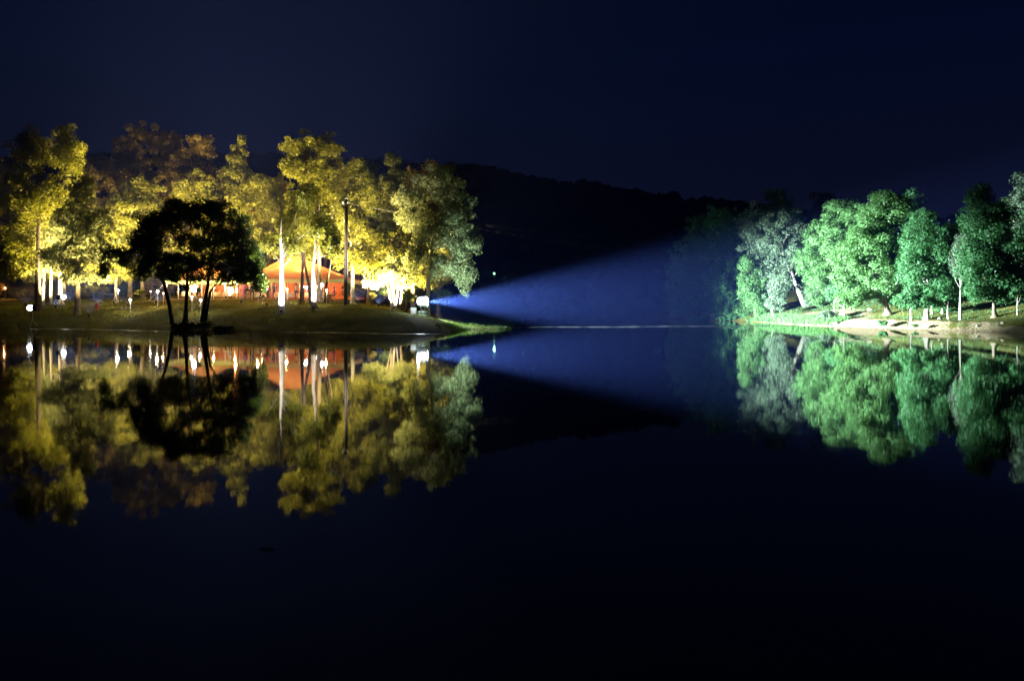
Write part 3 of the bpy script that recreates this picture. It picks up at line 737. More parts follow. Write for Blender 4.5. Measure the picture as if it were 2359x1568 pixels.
# ------------------------------------------------------------------ utility pole and wires
pb = at(796, 70.5)
t_ = thing("utility_pole", pb, "tall black wooden utility pole standing in front of the right end of the tent", "pole")
H = at(797, 70.5, 458).z - pb.z
MB().tube([(0, 0, -.4), (.0, 0, .3), (.03, 0, H*.5), (.05, 0, H)], [.215, .2, .165, .125], 12).build("shaft", WOODPOLE, t_)
MB().tube([(-.26, -.13, H-.55), (.26, -.13, H-.42)], .045, 6).build("crossarm", WOODPOLE, t_)
for sx_ in (-.22, .22):
    MB().lathe((sx_, -.13, H-.46), [(.03, 0), (.05, .05), (.03, .09), (.045, .13), (.02, .17)], 8).build("insulator", WHITEP, t_)
MB().lathe((.05, 0, H), [(.14, 0), (.15, .03), (.05, .08)], 10).build("cap", METAL, t_)
MB().box((.19, -.05, 2.6), (.05, .07, 4.6)).build("conduit", METAL, t_)
top = pb + Vector((.05, 0, H-.4))
for k, (end, sag, lab) in enumerate([(Vector((33, 100, 9.6)), 3.0, "upper overhead wire running from the utility pole across the lake"), (Vector((34, 96, 7.2)), 3.2, "lower overhead wire running from the utility pole across the lake")]):
    a = top + Vector((.2 if k else -.2, -.13, 0)); pts = []
    for i in range(33):
        t = i/32; p = a.lerp(end, t); p.z -= sag*4*t*(1-t)*.35; pts.append(p)
    props(MB().tube(pts, .006, 4).build("overhead_wire", WIRE), lab, "wire", "overhead wires")

# ------------------------------------------------------------------ lamps
WARMW = (1.0, 0.93, 0.78); CREAM = (1.0, 0.84, 0.5); YEL = (1.0, 0.76, 0.32); ORA = (1.0, 0.42, 0.14); COLD = (0.80, 0.90, 1.0)
E_WHITE = emit("lamp_glow_white", (0.85, 0.90, 1.0), 30)
E_WARM = emit("lamp_glow_warm", (1.0, 0.62, 0.25), 16)
E_ORANGE = emit("lamp_glow_orange", (1.0, 0.35, 0.12), 12)
E_YELLOW = emit("lamp_glow_yellow", (1.0, 0.80, 0.40), 40)
E_GREEN = emit("lamp_glow_green", (0.30, 1.0, 0.45), 4)
E_SEARCH = emit("searchlight_arc", (0.75, 0.85, 1.0), 60)

def path_lamp(X, Yh, Yf, colour, em, watts, r, label, d=None, group="small lamps on made-up posts across the lawn"):
    p = at(X, d) if d else hit(X, Yf, 58, 120)
    hgt = max(at(X, p.y, Yh).z - p.z, 0.5)
    t_ = thing("lamp_added_post", p, label, "lamp", group)
    MB().tube([(0, 0, -.15), (0, 0, .05), (.01, 0, hgt*.6), (0, 0, hgt-r)], [.05, .022, .018, .018], 6).build("post", METAL, t_)  # post is made up, in place of the light's downward streak
    MB().lathe((0, 0, hgt), [(r*.3, -r), (r*.85, -r*.5), (r, 0), (r*.8, r*.55), (r*.3, r*.95)], 10).build("bulb", em, t_)
    MB().lathe((0, 0, hgt+r), [(r*.9, 0), (r*.7, .03), (.02, .07)], 10).build("cap", METAL, t_)
    point("lamp_light", (0, -r-.12, hgt+.05), watts*1.15, (1.0, .86, .58) if colour == COLD else colour, t_, r*.5)
    return t_
for a in [
 (12, 664, 689, ORA, E_ORANGE, 60, .12, "orange lamp farthest left, low against the dark hedge"),
 (272, 669, 706, COLD, E_WHITE, 60, .10, "white post lamp on the lawn right of the pale conical tree"),
 (300, 691, 724, COLD, E_WHITE, 60, .10, "white post lamp lowest on the lawn, left of the silhouetted tree"),
 (347, 671, 692, COLD, E_WHITE, 25, .05, "tiny white post lamp left of the yellow one"),
 (363, 671, 706, YEL, E_YELLOW, 60, .11, "yellow post lamp just left of the silhouetted tree's trunks"),
 (376, 676, 703, ORA, E_WARM, 30, .07, "dim orange post lamp right behind the leftmost leaning trunk"),
 (442, 684, 719, COLD, E_WHITE, 30, .07, "small white post lamp beside the middle leaning trunk"),
 (462, 691, 725, COLD, E_WHITE, 40, .09, "white post lamp touching the rightmost leaning trunk"),
 (493, 662, 690, YEL, E_WARM, 50, .10, "warm post lamp right of the three leaning trunks"),
 (542, 658, 688, ORA, E_WARM, 40, .09, "orange post lamp at the left end of the crowd"),
 (595, 660, 697, YEL, E_WARM, 50, .11, "yellow orange post lamp under the right skirt of the silhouetted tree"),
 (604, 668, 700, ORA, E_WARM, 30, .08, "faint orange post lamp under hanging leaves left of the blazing trunk"),
 (661, 667, 699, YEL, E_WARM, 60, .11, "yellow post lamp right beside the blazing white trunk"),
 (699, 661, 696, COLD, E_WHITE, 60, .11, "white post lamp left of the fork stem foot before the tent"),
 (706, 662, 695, WARMW, E_YELLOW, 40, .10, "second lamp close beside the white one between the fork stems"),
 (729, 661, 694, WARMW, E_YELLOW, 40, .12, "creamy lamp just right of the white lit lower trunk"),
 (741, 656, 696, WARMW, E_WHITE, 80, .16, "largest white green lamp left of the bent dark stem"),
 (752, 669, 702, YEL, E_WARM, 60, .11, "yellow post lamp at the foot of the bent dark stem"),
 (781, 667, 696, ORA, E_WARM, 30, .07, "small dim lamp right of the seated man in red"),
 (805, 664, 695, ORA, E_WARM, 40, .09, "orange post lamp right beside the black utility pole"),
 (835, 657, 690, WARMW, E_YELLOW, 40, .09, "lamp beside the standing man in the pale shirt"),
]:
    path_lamp(*a)
p = at(1138, 222)
path_lamp(1138, 630, 660, (.4, 1, .5), E_GREEN, 40, .30, "single green lamp far away across the lake on the dark hillside", d=222, group="lamp across the lake")

def aim_head(t_, p, dr, r, em, watts, colour, angle, blend=.7):
    """a round floodlight head at p looking along dr (all in the frame of t_)"""
    dr = Vector(dr).normalized()
    MB().lathe(p, [(r*.45, -r*1.1), (r*.8, -r*.8), (r, -.05), (r*1.05, 0.0), (r*1.12, .07), (r*1.08, .07), (r*.98, .0), (r*.3, -.01)], 14, dr).build("lamp_head", BLACKM, t_)
    MB().lathe(Vector(p)+dr*.004, [(r*.92, 0.0), (r*.9, .02), (r*.5, .05)], 14, dr).build("lens", em, t_)
    spot("lamp_light", Vector(p)+dr*.10, dr, watts, colour, angle, blend, t_, r*.5)

def flood_stand(base, label, heads, hgt):
    t_ = thing("floodlight_stand", base, label, "floodlight", "floodlight stands at the left")
    MB().tube([(0, 0, .45), (0, 0, hgt)], .03, 8).build("mast", METAL, t_)
    for k in range(3):
        a = k*2.094+.5
        MB().tube([(0, 0, .75), (math.cos(a)*.45, math.sin(a)*.45, -.05)], .02, 6).build("leg", METAL, t_)
    MB().tube([(-.38, 0, hgt), (.38, 0, hgt)], .022, 6).build("crossbar", METAL, t_)
    for (hx, dr, r, watts, colr, ang, em) in heads:
        aim_head(t_, (hx, 0, hgt+.12), dr, r, em, watts, colr, ang)
    return t_
b1 = at(75, 68.6)
flood_stand(b1, "double floodlight on a stand at the waterline far left, nearest the shore",
   [(-.22, (.25, -.9, .25), .26, 10, COLD, 100, E_WHITE), (.22, (.8, .5, .36), .24, 5500, CREAM, 60, E_WHITE)], at(75, 68.6, 712).z - b1.z)
b2 = hit(141, 719)
flood_stand(b2, "double floodlight on a stand before the glowing white trunks",
   [(-.24, (0, .8, .8), .25, 7000, YEL, 120, E_WHITE), (.24, (.1, -.9, .2), .25, 10, COLD, 100, E_WHITE)], at(141, b2.y, 687).z - b2.z)
b3 = hit(452, 712)
flood_stand(b3, "bright floodlight on a stand seen between the silhouetted tree's trunks",
   [(-.2, (0, -.95, .1), .26, 10, COLD, 100, E_WHITE), (.22, (-.1, .7, .9), .22, 4500, YEL, 120, E_WHITE)], at(452, b3.y, 670).z - b3.z)

def uplight(p, dr, watts, colour, angle, label, r=.12):
    p = Vector(p); p.z = gz(p.x, p.y)
    t_ = thing("ground_floodlight", p, label, "floodlight", "floodlights on the ground aimed up into the trees")
    MB().box((0, 0, .03), (.34, .22, .06), bev=.01).build("base", BLACKM, t_)
    MB().tube([(-.2, 0, .05), (-.2, 0, .28), ], .015, 5).tube([(.2, 0, .05), (.2, 0, .28)], .015, 5).tube([(-.2, 0, .06), (.2, 0, .06)], .015, 5).build("bracket", METAL, t_)
    aim_head(t_, (0, 0, .30), dr, r, E_YELLOW, watts, colour, angle)
    return t_
U = [
 (at(648, 65.7), (0, .22, 1), 9000, WARMW, 110, "ground floodlight at the foot of the blazing white trunk"),
 (at(722, 66.1), (0, .22, 1), 6500, WARMW, 110, "ground floodlight at the foot of the trunk lit only low down"),
 (at(907, 73.4), (0, .25, 1), 16000, YEL, 130, "ground floodlight under the blazing ornamental tree"),
 (at(128, 79.5), (.0, .4, 1), 20000, YEL, 130, "ground floodlight between the glowing trunks at far left"),
 (at(222, 80.5), (0, .55, 1), 20000, YEL, 120, "ground floodlight behind the pale conical tree"),
 (at(205, 70.5), (-.1, .35, 1), 9000, YEL, 110, "added ground floodlight on the lawn before the pale conical tree"),  # unseen front flood, added to turn the crowns yellow
 (at(360, 79.0), (0, .7, 1), 32000, YEL, 110, "ground floodlight behind the silhouetted tree, left of the small tent"),
 (at(556, 75.0), (.0, .5, 1), 26000, YEL, 75, "ground floodlight between the two tents"),
 (at(612, 101.5), (0, .2, 1), 22000, YEL, 120, "ground floodlight behind the large tent's left half"),
 (at(690, 76.5), (0, .16, 1), 11000, YEL, 75, "added ground floodlight by the fork stems before the large tent"),  # unseen fixture added to light the front crowns
 (at(765, 77.5), (0, .2, 1), 11000, YEL, 80, "ground floodlight before the large tent's right half"),
 (at(745, 101.5), (0, .2, 1), 20000, YEL, 120, "ground floodlight behind the large tent's right half"),
 (at(825, 73.5), (0, .35, 1), 22000, YEL, 120, "added ground floodlight right of the utility pole"),  # added flood without a visible source, brightens the crowns behind
 (at(872, 75.0), (0, .3, 1), 20000, YEL, 130, "ground floodlight behind the round clipped bush"),
 (at(955, 74.0), (-.1, .15, 1), 5000, YEL, 120, "ground floodlight behind the shaggy bush by the searchlight"),
 (at(455, 100.5), (0, .2, 1), 26000, YEL, 130, "ground floodlight behind the smaller tent"),
 (at(262, 83.0), (0, .25, 1), 14000, YEL, 120, "added ground floodlight before the leafy tree left of the silhouetted one"),  # unseen lamp put in because this tree stayed dark
 (at(615, 70.5), (.18, 0, 1), 7000, YEL, 80, "ground floodlight before the large tent's left end"),  # unseen lamp put in to brighten the dark crown above
 (at(160, 88.0), (0, .3, 1), 20000, YEL, 130, "ground floodlight at the back of the far left lawn"),
 (at(915, 79.0), (0, .3, 1), 12000, YEL, 130, "ground floodlight behind the blazing ornamental tree"),
 (at(520, 86.0), (.1, .35, 1), 16000, YEL, 120, "ground floodlight in the gap right of the smaller tent"),
 (at(285, 74.0), (-.1, .5, 1), 12000, YEL, 100, "ground floodlight on the lawn behind the white post lamps"),
 (at(60, 82.0), (-.2, .5, 1), 5000, YEL, 130, "ground floodlight farthest left behind the shore stand"),
]
for u in U: uplight(*u)

# ------------------------------------------------------------------ searchlight on its trailer drum
sp = at(973, 66)
t_ = thing("searchlight", sp, "big white searchlight on a grey green pedestal at the end of the lawn", "searchlight")
az = math.radians(17)
bd = Vector((math.cos(az), math.sin(az), math.tan(math.radians(0.9)))).normalized()
hc = at(975, 66, 695).z - sp.z
MB().lathe((0, 0, -.1), [(.50, 0), (.52, .1), (.44, .16), (.42, hc*.38), (.46, hc*.42), (.3, hc*.46)], 18).build("pedestal", GREENP, t_)
MB().tube([(-.1, -.50, hc*.44), (-.1, -.52, hc)], .05, 6).tube([(.1, .50, hc*.44), (.1, .52, hc)], .05, 6).tube([(-.1, -.5, hc*.45), (.1, .5, hc*.45)], .06, 6).build("yoke", METAL, t_)
MB().lathe((0, 0, hc), [(.10, -.52), (.34, -.42), (.43, -.25), (.45, .25), (.48, .28), (.48, .36), (.45, .36)], 22, bd).build("housing", WHITEP, t_)
MB().lathe(Vector((0, 0, hc))+bd*.365, [(.43, 0), (.43, .02), (.2, .05)], 22, bd).build("lens", E_SEARCH, t_)
side = bd.cross(Vector((0, 0, 1))).normalized()
for k in range(5):
    MB().box(Vector((0, 0, hc)) + side*.452 + bd*(-.2+.09*k), (.045, .03, .40), az).build("glow_slat", E_SEARCH, t_)  # glowing slats added to whiten the near side of the housing
MB().tube([Vector((0, 0, hc-.1))-bd*.5, Vector((0, 0, hc-.2))-bd*.7, Vector((0, 0, .2))-bd*.8], .02, 5).build("cable", BLACKM, t_)
spot("lamp_light", Vector((0, 0, hc))+bd*.45, bd, 560000, (0.80, 1.0, 0.95), 61, .8, t_, .12, scale=(1, .47, 1))
spot("spill_fill_light", Vector((0, 0, hc))+bd*.47, bd, 6000, (0.7, 1.0, 0.95), 165, .5, t_, .2)
point("spill_fill_light", Vector((-.25, -1.0, hc+.35)), 120, COLD, t_, .1)  # unseen fill lamp added to brighten the housing
# control box
cb = at(952, 65.4)
t_ = thing("control_box", cb, "small pale power box standing left of the searchlight pedestal", "box")
MB().box((0, 0, .3), (.5, .35, .6), bev=.02).build("case", GREENP, t_)
MB().box((0, -.18, .32), (.4, .02, .45), bev=.005).build("door", WHITEP, t_)

# ------------------------------------------------------------------ tents
def tent(label, X0, X1, Yeave, Xp0, Xp1, Ypeak, d, dep, npole, lamps, group):
    gl = at((X0+X1)/2, d); base = gl.copy()
    xa = (X0-CX)/FPX*d; xb = (X1-CX)/FPX*d
    t_ = thing("marquee_tent", base, label, "tent", group)
    ze = at(X0, d, Yeave).z - base.z
    dp = d + dep/2
    zp = at(X0, dp, Ypeak).z - base.z
    p0 = (Xp0-CX)/FPX*dp - base.x; p1 = (Xp1-CX)/FPX*dp - base.x
    xa -= base.x; xb -= base.x
    def panel(c00, c10, c11, c01, nm, m, n1=10, n2=6, sag=.12):
        V = []; c00, c10, c11, c01 = map(Vector, (c00, c10, c11, c01))
        for j in range(n2+1):
            for i in range(n1+1):
                u, v = i/n1, j/n2
                p = c00.lerp(c10, u).lerp(c01.lerp(c11, u), v)
                p.z -= sag*math.sin(math.pi*v)*(0.75+.25*math.cos(u*n1*1.3)) ; V.append(tuple(p))
        F_ = [(j*(n1+1)+i, j*(n1+1)+i+1, (j+1)*(n1+1)+i+1, (j+1)*(n1+1)+i) for j in range(n2) for i in range(n1)]
        m_ = MB(); m_.add(V, F_, True); return m_.build(nm, m, t_)
    panel((xa, 0, ze), (xb, 0, ze), (p1, dep/2, zp), (p0, dep/2, zp), "roof_panel", ROOFC, 14, 8, .35)
    panel((xb, dep, ze), (xa, dep, ze), (p0, dep/2, zp), (p1, dep/2, zp), "roof_panel", ROOFC, 14, 8, .35)
    panel((xa, dep, ze), (xa, 0, ze), (p0, dep/2, zp), (p0, dep/2, zp), "roof_panel", ROOFC, 8, 8, .35)
    panel((xb, 0, ze), (xb, dep, ze), (p1, dep/2, zp), (p1, dep/2, zp), "roof_panel", ROOFC, 8, 8, .35)
    def val(a, b_):
        a = Vector(a); b_ = Vector(b_); n_ = int((b_-a).length/.45)*6
        V = []; F_ = []
        for i in range(n_+1):
            p = a.lerp(b_, i/n_); drop = .36 + .10*abs(math.sin(math.pi*i/6))
            V += [(p.x, p.y, p.z), (p.x, p.y, p.z-drop)]
            if i: F_.append((2*i-2, 2*i, 2*i+1, 2*i-1))
        MB().add(V, F_).build("valance", VALC, t_)
    e_ = .03
    val((xa-e_, -e_, ze), (xb+e_, -e_, ze)); val((xb+e_, dep+e_, ze), (xa-e_, dep+e_, ze)); val((xa-e_, dep, ze), (xa-e_, 0, ze)); val((xb+e_, 0, ze), (xb+e_, dep, ze))
    panel((xa+.1, dep-.1, .05), (xb-.1, dep-.1, .05), (xb-.1, dep-.1, ze-.05), (xa+.1, dep-.1, ze-.05), "back_wall", WALLC, 20, 3, 0)
    for i in range(npole+1):
        xx = xa + (xb-xa)*i/npole
        g0 = gz(base.x+xx, base.y) - base.z
        MB().tube([(xx, .02, g0-.1), (xx, .02, ze)], .035, 6).build("pole", WHITEP, t_)
        g0 = gz(base.x+xx, base.y+dep) - base.z
        MB().tube([(xx, dep-.02, g0-.1), (xx, dep-.02, ze)], .035, 6).build("pole", WHITEP, t_)
    for xx in (p0, p1):
        MB().tube([(xx, dep/2, -.1), (xx, dep/2, zp-.02)], .06, 8).build("centre_pole", WHITEP, t_)
    fm = MB().box(((xa+xb)/2, dep/2, -.02), (xb-xa-.2, dep-.2, .3)); fm.build("floor", FLOORW, t_)
    # guy ropes
    for xx, sx_ in ((xa, -1), (xb, 1)):
        gx = base.x+xx+sx_*1.6
        MB().tube([(xx, 0, ze), (xx+sx_*1.6, -1.2, gz(gx, base.y-1.2)-base.z)], .012, 4).build("guy_rope", CLOTH, t_)
    # pendant lamps
    for k, (u, v, zz, wt, lab) in enumerate(lamps):
        lx = base.x + xa + (xb-xa)*u; ly = base.y + dep*v; lz = base.z + ze + zz
        q = thing("pendant_lamp", (lx, ly, lz), lab, "lamp", "pendant lamps under the " + group)
        vv = 1-abs(2*v-1); 
        top_z = min(.9, .2+(zp-ze)*vv*.6)
        MB().tube([(0, 0, .1), (0, 0, top_z)], .01, 4).build("cord", BLACKM, q)
        MB().lathe((0, 0, 0), [(.06, -.14), (.14, -.06), (.15, .04), (.08, .12)], 12).build("globe", E_YELLOW, q)
        point("lamp_light", (0, 0, .28), wt, (1, .36, .09), q, .12)
    return t_, base, xa, xb, ze, dep
L1 = [(.36, .45, .55, 330, "pendant lamp nearest left of the blazing trunk in the large tent"), (.50, .30, .35, 330, "pendant lamp in the middle of the large tent front"),
      (.55, .5, .75, 330, "pendant lamp hung highest below the tent peak"), (.44, .62, .5, 330, "pendant lamp at the back under the tent peak"), (.80, .42, .1, 330, "pendant lamp in the right end of the large tent"),
      (.14, .42, .1, 330, "pendant lamp in the left end of the large tent")]
tentA = tent("large peaked marquee glowing orange from inside behind the tree trunks", 552, 800, 643, 656, 690, 590, 84, 11, 9, L1, "large tent")
L2 = [(.2, .45, .1, 330, "pendant lamp in the left end of the smaller tent"), (.5, .45, .4, 330, "pendant lamp in the middle of the smaller tent"), (.8, .45, .1, 330, "pendant lamp in the right end of the smaller tent")]
tentB = tent("smaller marquee glowing red orange behind the silhouetted tree", 384, 545, 645, 450, 480, 614, 88, 9, 6, L2, "smaller tent")

# tables and chairs
def table(p, label):
    t_ = thing("round_table", p, label, "table", "round tables under the tents")
    MB().lathe((0, 0, 0), [(.72, .72), (.76, .735), (.74, .76), (.3, .765)], 18).build("tabletop", CHAIRW, t_)
    V = []; F_ = []
    for i in range(36):
        a = 2*math.pi*i/36; r1_ = .765; r2_ = .80 + .05*math.sin(i*2.6)
        V += [(math.cos(a)*.2, math.sin(a)*.2, .785), (math.cos(a)*r1_, math.sin(a)*r1_, .78), (math.cos(a)*r2_, math.sin(a)*r2_, .25)]
        j = (i+1) % 36
        F_ += [(3*i, 3*i+1, 3*j+1, 3*j), (3*i+1, 3*i+2, 3*j+2, 3*j+1)]
    F_.append(tuple(3*i for i in range(36)))
    for k in range(3):
        a = k*2.09; MB().tube([(.1*math.cos(a), .1*math.sin(a), .72), (.45*math.cos(a), .45*math.sin(a), 0)], .025, 5).build("leg", BLACKM, t_)
    c = MB().add(V, F_, True).build("tablecloth", CLOTH); c.location = p
    props(c, "white cloth over " + label, "tablecloth", "white tablecloths under the tents")
    return t_
CH = {}
def chair(p, rz, label):
    t_ = thing("folding_chair", p, label, "chair", "wooden chairs under the tents", rz)
    if not CH:
        CH['seat'] = MB().box((0, 0, .45), (.42, .42, .04), bev=.012)
        CH['backrest'] = MB().box((0, .2, .78), (.40, .025, .22), bev=.01).box((-.18, .2, .62), (.03, .03, .36)).box((.18, .2, .62), (.03, .03, .36))
        for nm in ('seat', 'backrest'): 
            o = CH[nm].build(nm, CHAIRW, t_); CH[nm] = o.data
        CH['leg'] = []
        for sx_ in (-1, 1):
            for sy_ in (-1, 1):
                o = MB().tube([(sx_*.18, sy_*.17, .44), (sx_*.2, sy_*.2, 0)], .018, 5).build("leg", CHAIRW, t_); CH['leg'].append(o.data)
    else:
        for nm in ('seat', 'backrest'): link(bpy.data.objects.new(nm, CH[nm]), t_)
        for q in CH['leg']: link(bpy.data.objects.new("leg", q), t_)
    return t_
_, bA, xa, xb, zeA, depA = tentA
_, bB, xa2, xb2, zeB, depB = tentB
FL = .13
tabs = [(bA, xa, xb, .12, 2.2, "the table at the left end of the large tent"), (bA, xa, xb, .27, 4.6, "the table behind the faint orange post lamp"), (bA, xa, xb, .42, 2.4, "the table just right of the blazing white trunk"),
        (bA, xa, xb, .56, 5.0, "the table between the fork stems"), (bA, xa, xb, .70, 2.2, "the table right of the white lit lower trunk"), (bA, xa, xb, .60, 8.2, "the table at the back wall of the large tent"),
        (bB, xa2, xb2, .2, 2.2, "the table in the left end of the smaller tent"), (bB, xa2, xb2, .5, 4.2, "the table in the middle of the smaller tent"), (bB, xa2, xb2, .8, 2.4, "the table in the right end of the smaller tent")]
side_w = ["near left", "near right", "far right", "far left"]
for (bb, x0, x1, u, yy, lab) in tabs:
    p = Vector((bb.x + x0 + (x1-x0)*u, bb.y+yy, bb.z+FL))
    table(p, lab.replace("the table", "round table"))
    for k in range(4):
        a = -2.2 + k*1.5
        q = p + Vector((math.cos(a)*1.15, math.sin(a)*1.15, 0))
        chair(q, a - math.pi/2, "wooden chair %s, %s" % (side_w[k], lab.replace("the table", "table")))

# ------------------------------------------------------------------ people
def body_mesh(pose):
    J = {'pel': (0, 0, .95), 'chest': (0, 0, 1.32), 'neck': (0, 0, 1.50), 'head': (0, -.015, 1.62), 'crown': (0, -.01, 1.72)}
    if pose == 'sit':
        dz = -.42
        J = {k: (v[0], v[1]+.0, v[2]+dz) for k, v in J.items()}
    z0 = J['pel'][2]; zc = J['chest'][2]+.1
    R = {'pel': .15, 'chest': .155, 'neck': .058, 'head': .098, 'crown': .075}
    E = [('pel', 'chest'), ('chest', 'neck'), ('neck', 'head'), ('head', 'crown')]
    for s, nm in ((-1, 'l'), (1, 'r')):
        J['sh'+nm] = (s*.19, 0, zc); R['sh'+nm] = .065
        if pose == 'walk':
            J['el'+nm] = (s*.23, .10*s, zc-.27); J['wr'+nm] = (s*.22, .08*s-.12, zc-.49)
        elif pose == 'talk' and s == 1:
            J['el'+nm] = (s*.25, -.05, zc-.26); J['wr'+nm] = (s*.16, -.26, zc-.18)
        elif pose == 'sit':
            J['el'+nm] = (s*.25, -.06, zc-.27); J['wr'+nm] = (s*.15, -.30, zc-.30)
        else:
            J['el'+nm] = (s*.24, .02, zc-.28); J['wr'+nm] = (s*.25, -.05, zc-.52)
        R['el'+nm] = .043; R['wr'+nm] = .03
        J['hip'+nm] = (s*.10, 0, z0-.06); R['hip'+nm] = .10
        if pose == 'sit':
            J['kn'+nm] = (s*.12, -.44, z0-.04); J['an'+nm] = (s*.12, -.42, .09); J['to'+nm] = (s*.12, -.58, .04)
        else:
            f = .12*s if pose == 'walk' else 0
            J['kn'+nm] = (s*.11, -.03+f, .50); J['an'+nm] = (s*.11, .02+f*2, .09); J['to'+nm] = (s*.13, -.15+f*2, .04)
        R['kn'+nm] = .062; R['an'+nm] = .042; R['to'+nm] = .036
        E += [('chest', 'sh'+nm), ('sh'+nm, 'el'+nm), ('el'+nm, 'wr'+nm), ('pel', 'hip'+nm), ('hip'+nm, 'kn'+nm), ('kn'+nm, 'an'+nm), ('an'+nm, 'to'+nm)]
    ks = list(J); ix = {k: i for i, k in enumerate(ks)}
    me = bpy.data.meshes.new("body"); me.from_pydata([J[k] for k in ks], [(ix[a], ix[b]) for a, b in E], []); me.update()
    o = bpy.data.objects.new("tmp_body", me); col.objects.link(o)
    md = o.modifiers.new("s", 'SKIN'); sv = me.skin_vertices[0].data
    for k in ks: sv[ix[k]].radius = (R[k], R[k]*(.72 if k in ('pel', 'chest') else 1)); 
    sv[0].use_root = True
    ms = o.modifiers.new("u", 'SUBSURF'); ms.levels = 1; ms.render_levels = 1
    dg = bpy.context.evaluated_depsgraph_get()
    out = bpy.data.meshes.new_from_object(o.evaluated_get(dg))
    bpy.data.objects.remove(o); out.name = "body"
    return out, J
BM = {}
for ps in ('stand', 'walk', 'talk', 'sit'): BM[ps] = body_mesh(ps)
CL = {}
def clothmat(c):
    if c not in CL: CL[c] = mat("cloth_%s" % len(CL), c, .85, var=.12, scale=6)
    return CL[c]
def person(p, rz, pose, shirt, legs, label, hair=HAIR, bare=False):
    src, J = BM[pose]
    t_ = thing("person", p, label, "person", None, rz)
    me = src.copy()
    me.materials.clear()
    for m in (SKIN, clothmat(shirt), clothmat(legs), BLACKM): me.materials.append(m)
    zp_ = J['pel'][2]; zn = J['neck'][2]
    for f in me.polygons:
        c = f.center
        if c.z > zn - .03: k = 0
        elif c.z < .10: k = 3
        elif abs(c.x) > .225 and c.z < J['ell'][2]+.02 and c.z > zp_-.3 and pose != 'sit': k = 0
        elif pose == 'sit' and c.y < -.2 and c.z > zp_+.06: k = 0
        elif c.z < zp_+.03 or (pose == 'sit' and c.y < -.12 and c.z < zp_+.08): k = 2
        else: k = 1
        f.material_index = k; f.use_smooth = True
    link(bpy.data.objects.new("body", me), t_)
    h = J['head']
    MB().lathe((0, h[1]+.012, h[2]-.02), [(.100, 0), (.108, .06), (.10, .11), (.06, .145), (.02, .155)], 12).build("hair", hair, t_)
    MB().lathe((0, h[1]-.10, h[2]-.02), [(.016, -.02), (.012, .01), (.004, .03)], 6, (0, -.3, 1)).build("nose", SKIN, t_)
    for nm in ('l', 'r'):
        wv = Vector(J['wr'+nm]); dv = (wv - Vector(J['el'+nm])).normalized()
        sd_ = dv.cross(Vector((1, 0, 0)) if abs(dv.x) < .8 else Vector((0, 0, 1))).normalized()
        m = MB(); m.tube([wv-dv*.02, wv+dv*.04, wv+dv*.085], [.026, .038, .034], 8)
        for q in range(4):
            o_ = sd_*(-.027+.018*q); L = (.06, .072, .068, .052)[q]
            st = wv+dv*.08+o_; cr = dv.cross(sd_)*.02
            m.tube([st, st+dv*L*.5+cr*.3, st+dv*L*.85+cr], [.0088, .008, .006], 5)
        m.tube([wv+dv*.02-sd_*.03, wv+dv*.05-sd_*.055, wv+dv*.08-sd_*.06], [.011, .010, .007], 5)
        m.build("hand", SKIN, t_)
    return t_
def inA(u, y): return Vector((bA.x + xa + (xb-xa)*u, bA.y + y, bA.z+FL))
def inB(u, y): return Vector((bB.x + xa2 + (xb2-xa2)*u, bB.y + y, bB.z+FL))
PP = [
 (inA(.02, 1.0), 2.8, 'talk', (.45, .12, .35), (.05, .05, .08), "standing person in a purple top at the left end of the large tent"),
 (inA(.06, 1.6), -.6, 'stand', (.6, .35, .15), (.04, .04, .05), "standing person in an orange shirt next to the purple top"),
 (inA(.10, .7), .3, 'stand', (.12, .14, .3), (.06, .05, .04), "standing person in a dark blue jacket at the left of the large tent"),
 (inA(.17, .8), 1.2, 'walk', (.55, .5, .45), (.05, .05, .06), "person in a pale shirt walking in front of the left table"),
 (inA(.22, 1.4), -1.8, 'talk', (.5, .08, .12), (.03, .03, .05), "standing person in crimson under the right skirt of the silhouetted tree"),
 (inA(.30, .9), .2, 'stand', (.08, .08, .1), (.05, .05, .06), "standing person in black left of the blazing white trunk"),
 (inA(.335, 1.9), 2.4, 'stand', (.4, .3, .5), (.35, .3, .25), "standing person in lilac behind the person in black"),
 (inA(.50, 1.0), 0.4, 'walk', (.5, .42, .3), (.06, .05, .05), "walking person in beige right of the yellow post lamp"),
 (inA(.64, 1.1), -.5, 'talk', (.6, .25, .1), (.05, .05, .05), "standing person in rust colour left of the white lit lower trunk"),
 (inB(.60, .9), .5, 'stand', (.5, .2, .15), (.04, .04, .05), "standing person in brick red in the smaller tent"),
 (inB(.30, 1.0), -.4, 'talk', (.55, .45, .35), (.04, .04, .05), "standing person in cream in the left of the smaller tent"),
]
for a in PP: person(*a)
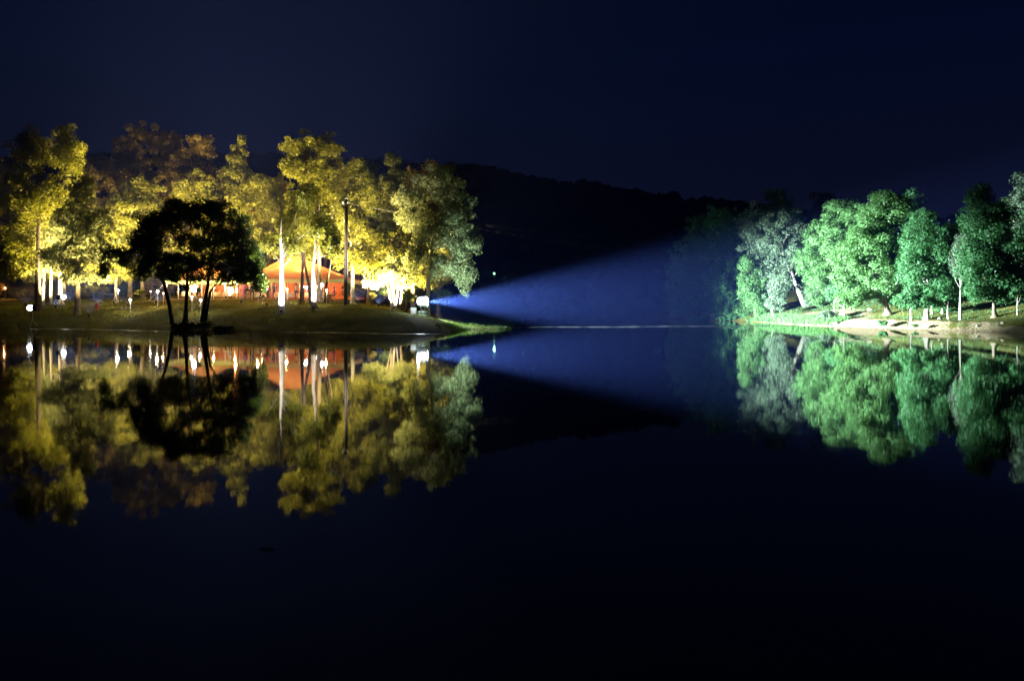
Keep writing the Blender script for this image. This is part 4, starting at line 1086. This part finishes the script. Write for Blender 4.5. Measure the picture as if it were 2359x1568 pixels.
for (p, rz, sh, lg, lab, clab) in [
   (inA(.86, .9), -.9, (.55, .06, .04), (.05, .05, .06), "seated man in red near the right end of the large tent", "wooden chair under the seated man in red"),
   (inA(.93, 1.8), .9, (.35, .1, .1), (.04, .04, .05), "seated person in maroon at the right tent corner", "wooden chair under the seated person in maroon"),
   (inA(.77, 1.3), 2.2, (.5, .45, .4), (.05, .05, .06), "seated person in cream beside the right tables", "wooden chair under the seated person in cream"),
   (hit(849, 688), .4, (.22, .06, .25), (.04, .03, .05), "seated person in purple on the lawn left of the round clipped bush", "wooden chair on the lawn under the person in purple")]:
    person(p, rz, 'sit', sh, lg, lab)
    chair(p + Vector((0, 0, 0)), rz, clab)
person(hit(839, 690), .3, 'stand', (.55, .56, .38), (.30, .27, .2), "standing man in pale shirt and tan trousers on the lawn near the utility pole")
person(hit(531, 690), .2, 'stand', (.25, .22, .18), (.03, .03, .035), "person in dark trousers standing on the lawn between the two tents")

# red hydrant-like post, paper lantern, twig standing in for a glint on the water
p = hit(223, 715)
t_ = thing("fire_hydrant", p, "small red hydrant on the lawn left of the white post lamps", "hydrant")
MB().lathe((0, 0, -.05), [(.17, 0), (.17, .08), (.11, .10), (.11, .55), (.14, .57), (.13, .68), (.06, .78)], 12).build("barrel", REDP, t_)
MB().tube([(-.2, 0, .45), (.2, 0, .45)], .055, 8).build("outlet", REDP, t_)
MB().lathe((0, 0, .72), [(.03, 0), (.03, .08)], 5).build("bonnet_nut", REDP, t_)
p = hit(757, 688)
t_ = thing("round_lantern", p, "round pale paper lantern on the grass beside the seated man in red", "lantern")
MB().lathe((0, 0, .46), [(.1, -.42), (.3, -.32), (.42, -.1), (.42, .1), (.3, .32), (.1, .42)], 14).build("shade", CLOTH, t_)
MB().lathe((0, 0, -.02), [(.14, 0), (.14, .07)], 10).build("foot", BLACKM, t_)
dT = FPX*HCAM/565
xT = (615-CX)/FPX*dT
t_ = MB().tube([(-.078, .0, -.004), (-.045, .008, .006), (0, .01, .010), (.04, .006, .006), (.075, -.006, -.003)], [.003, .006, .008, .006, .003], 6).build("glint_twig", TWIG)
t_.location = (xT, dT, .002)
props(t_, "little curved twig put in for a warm glint on the dark foreground water", "twig")
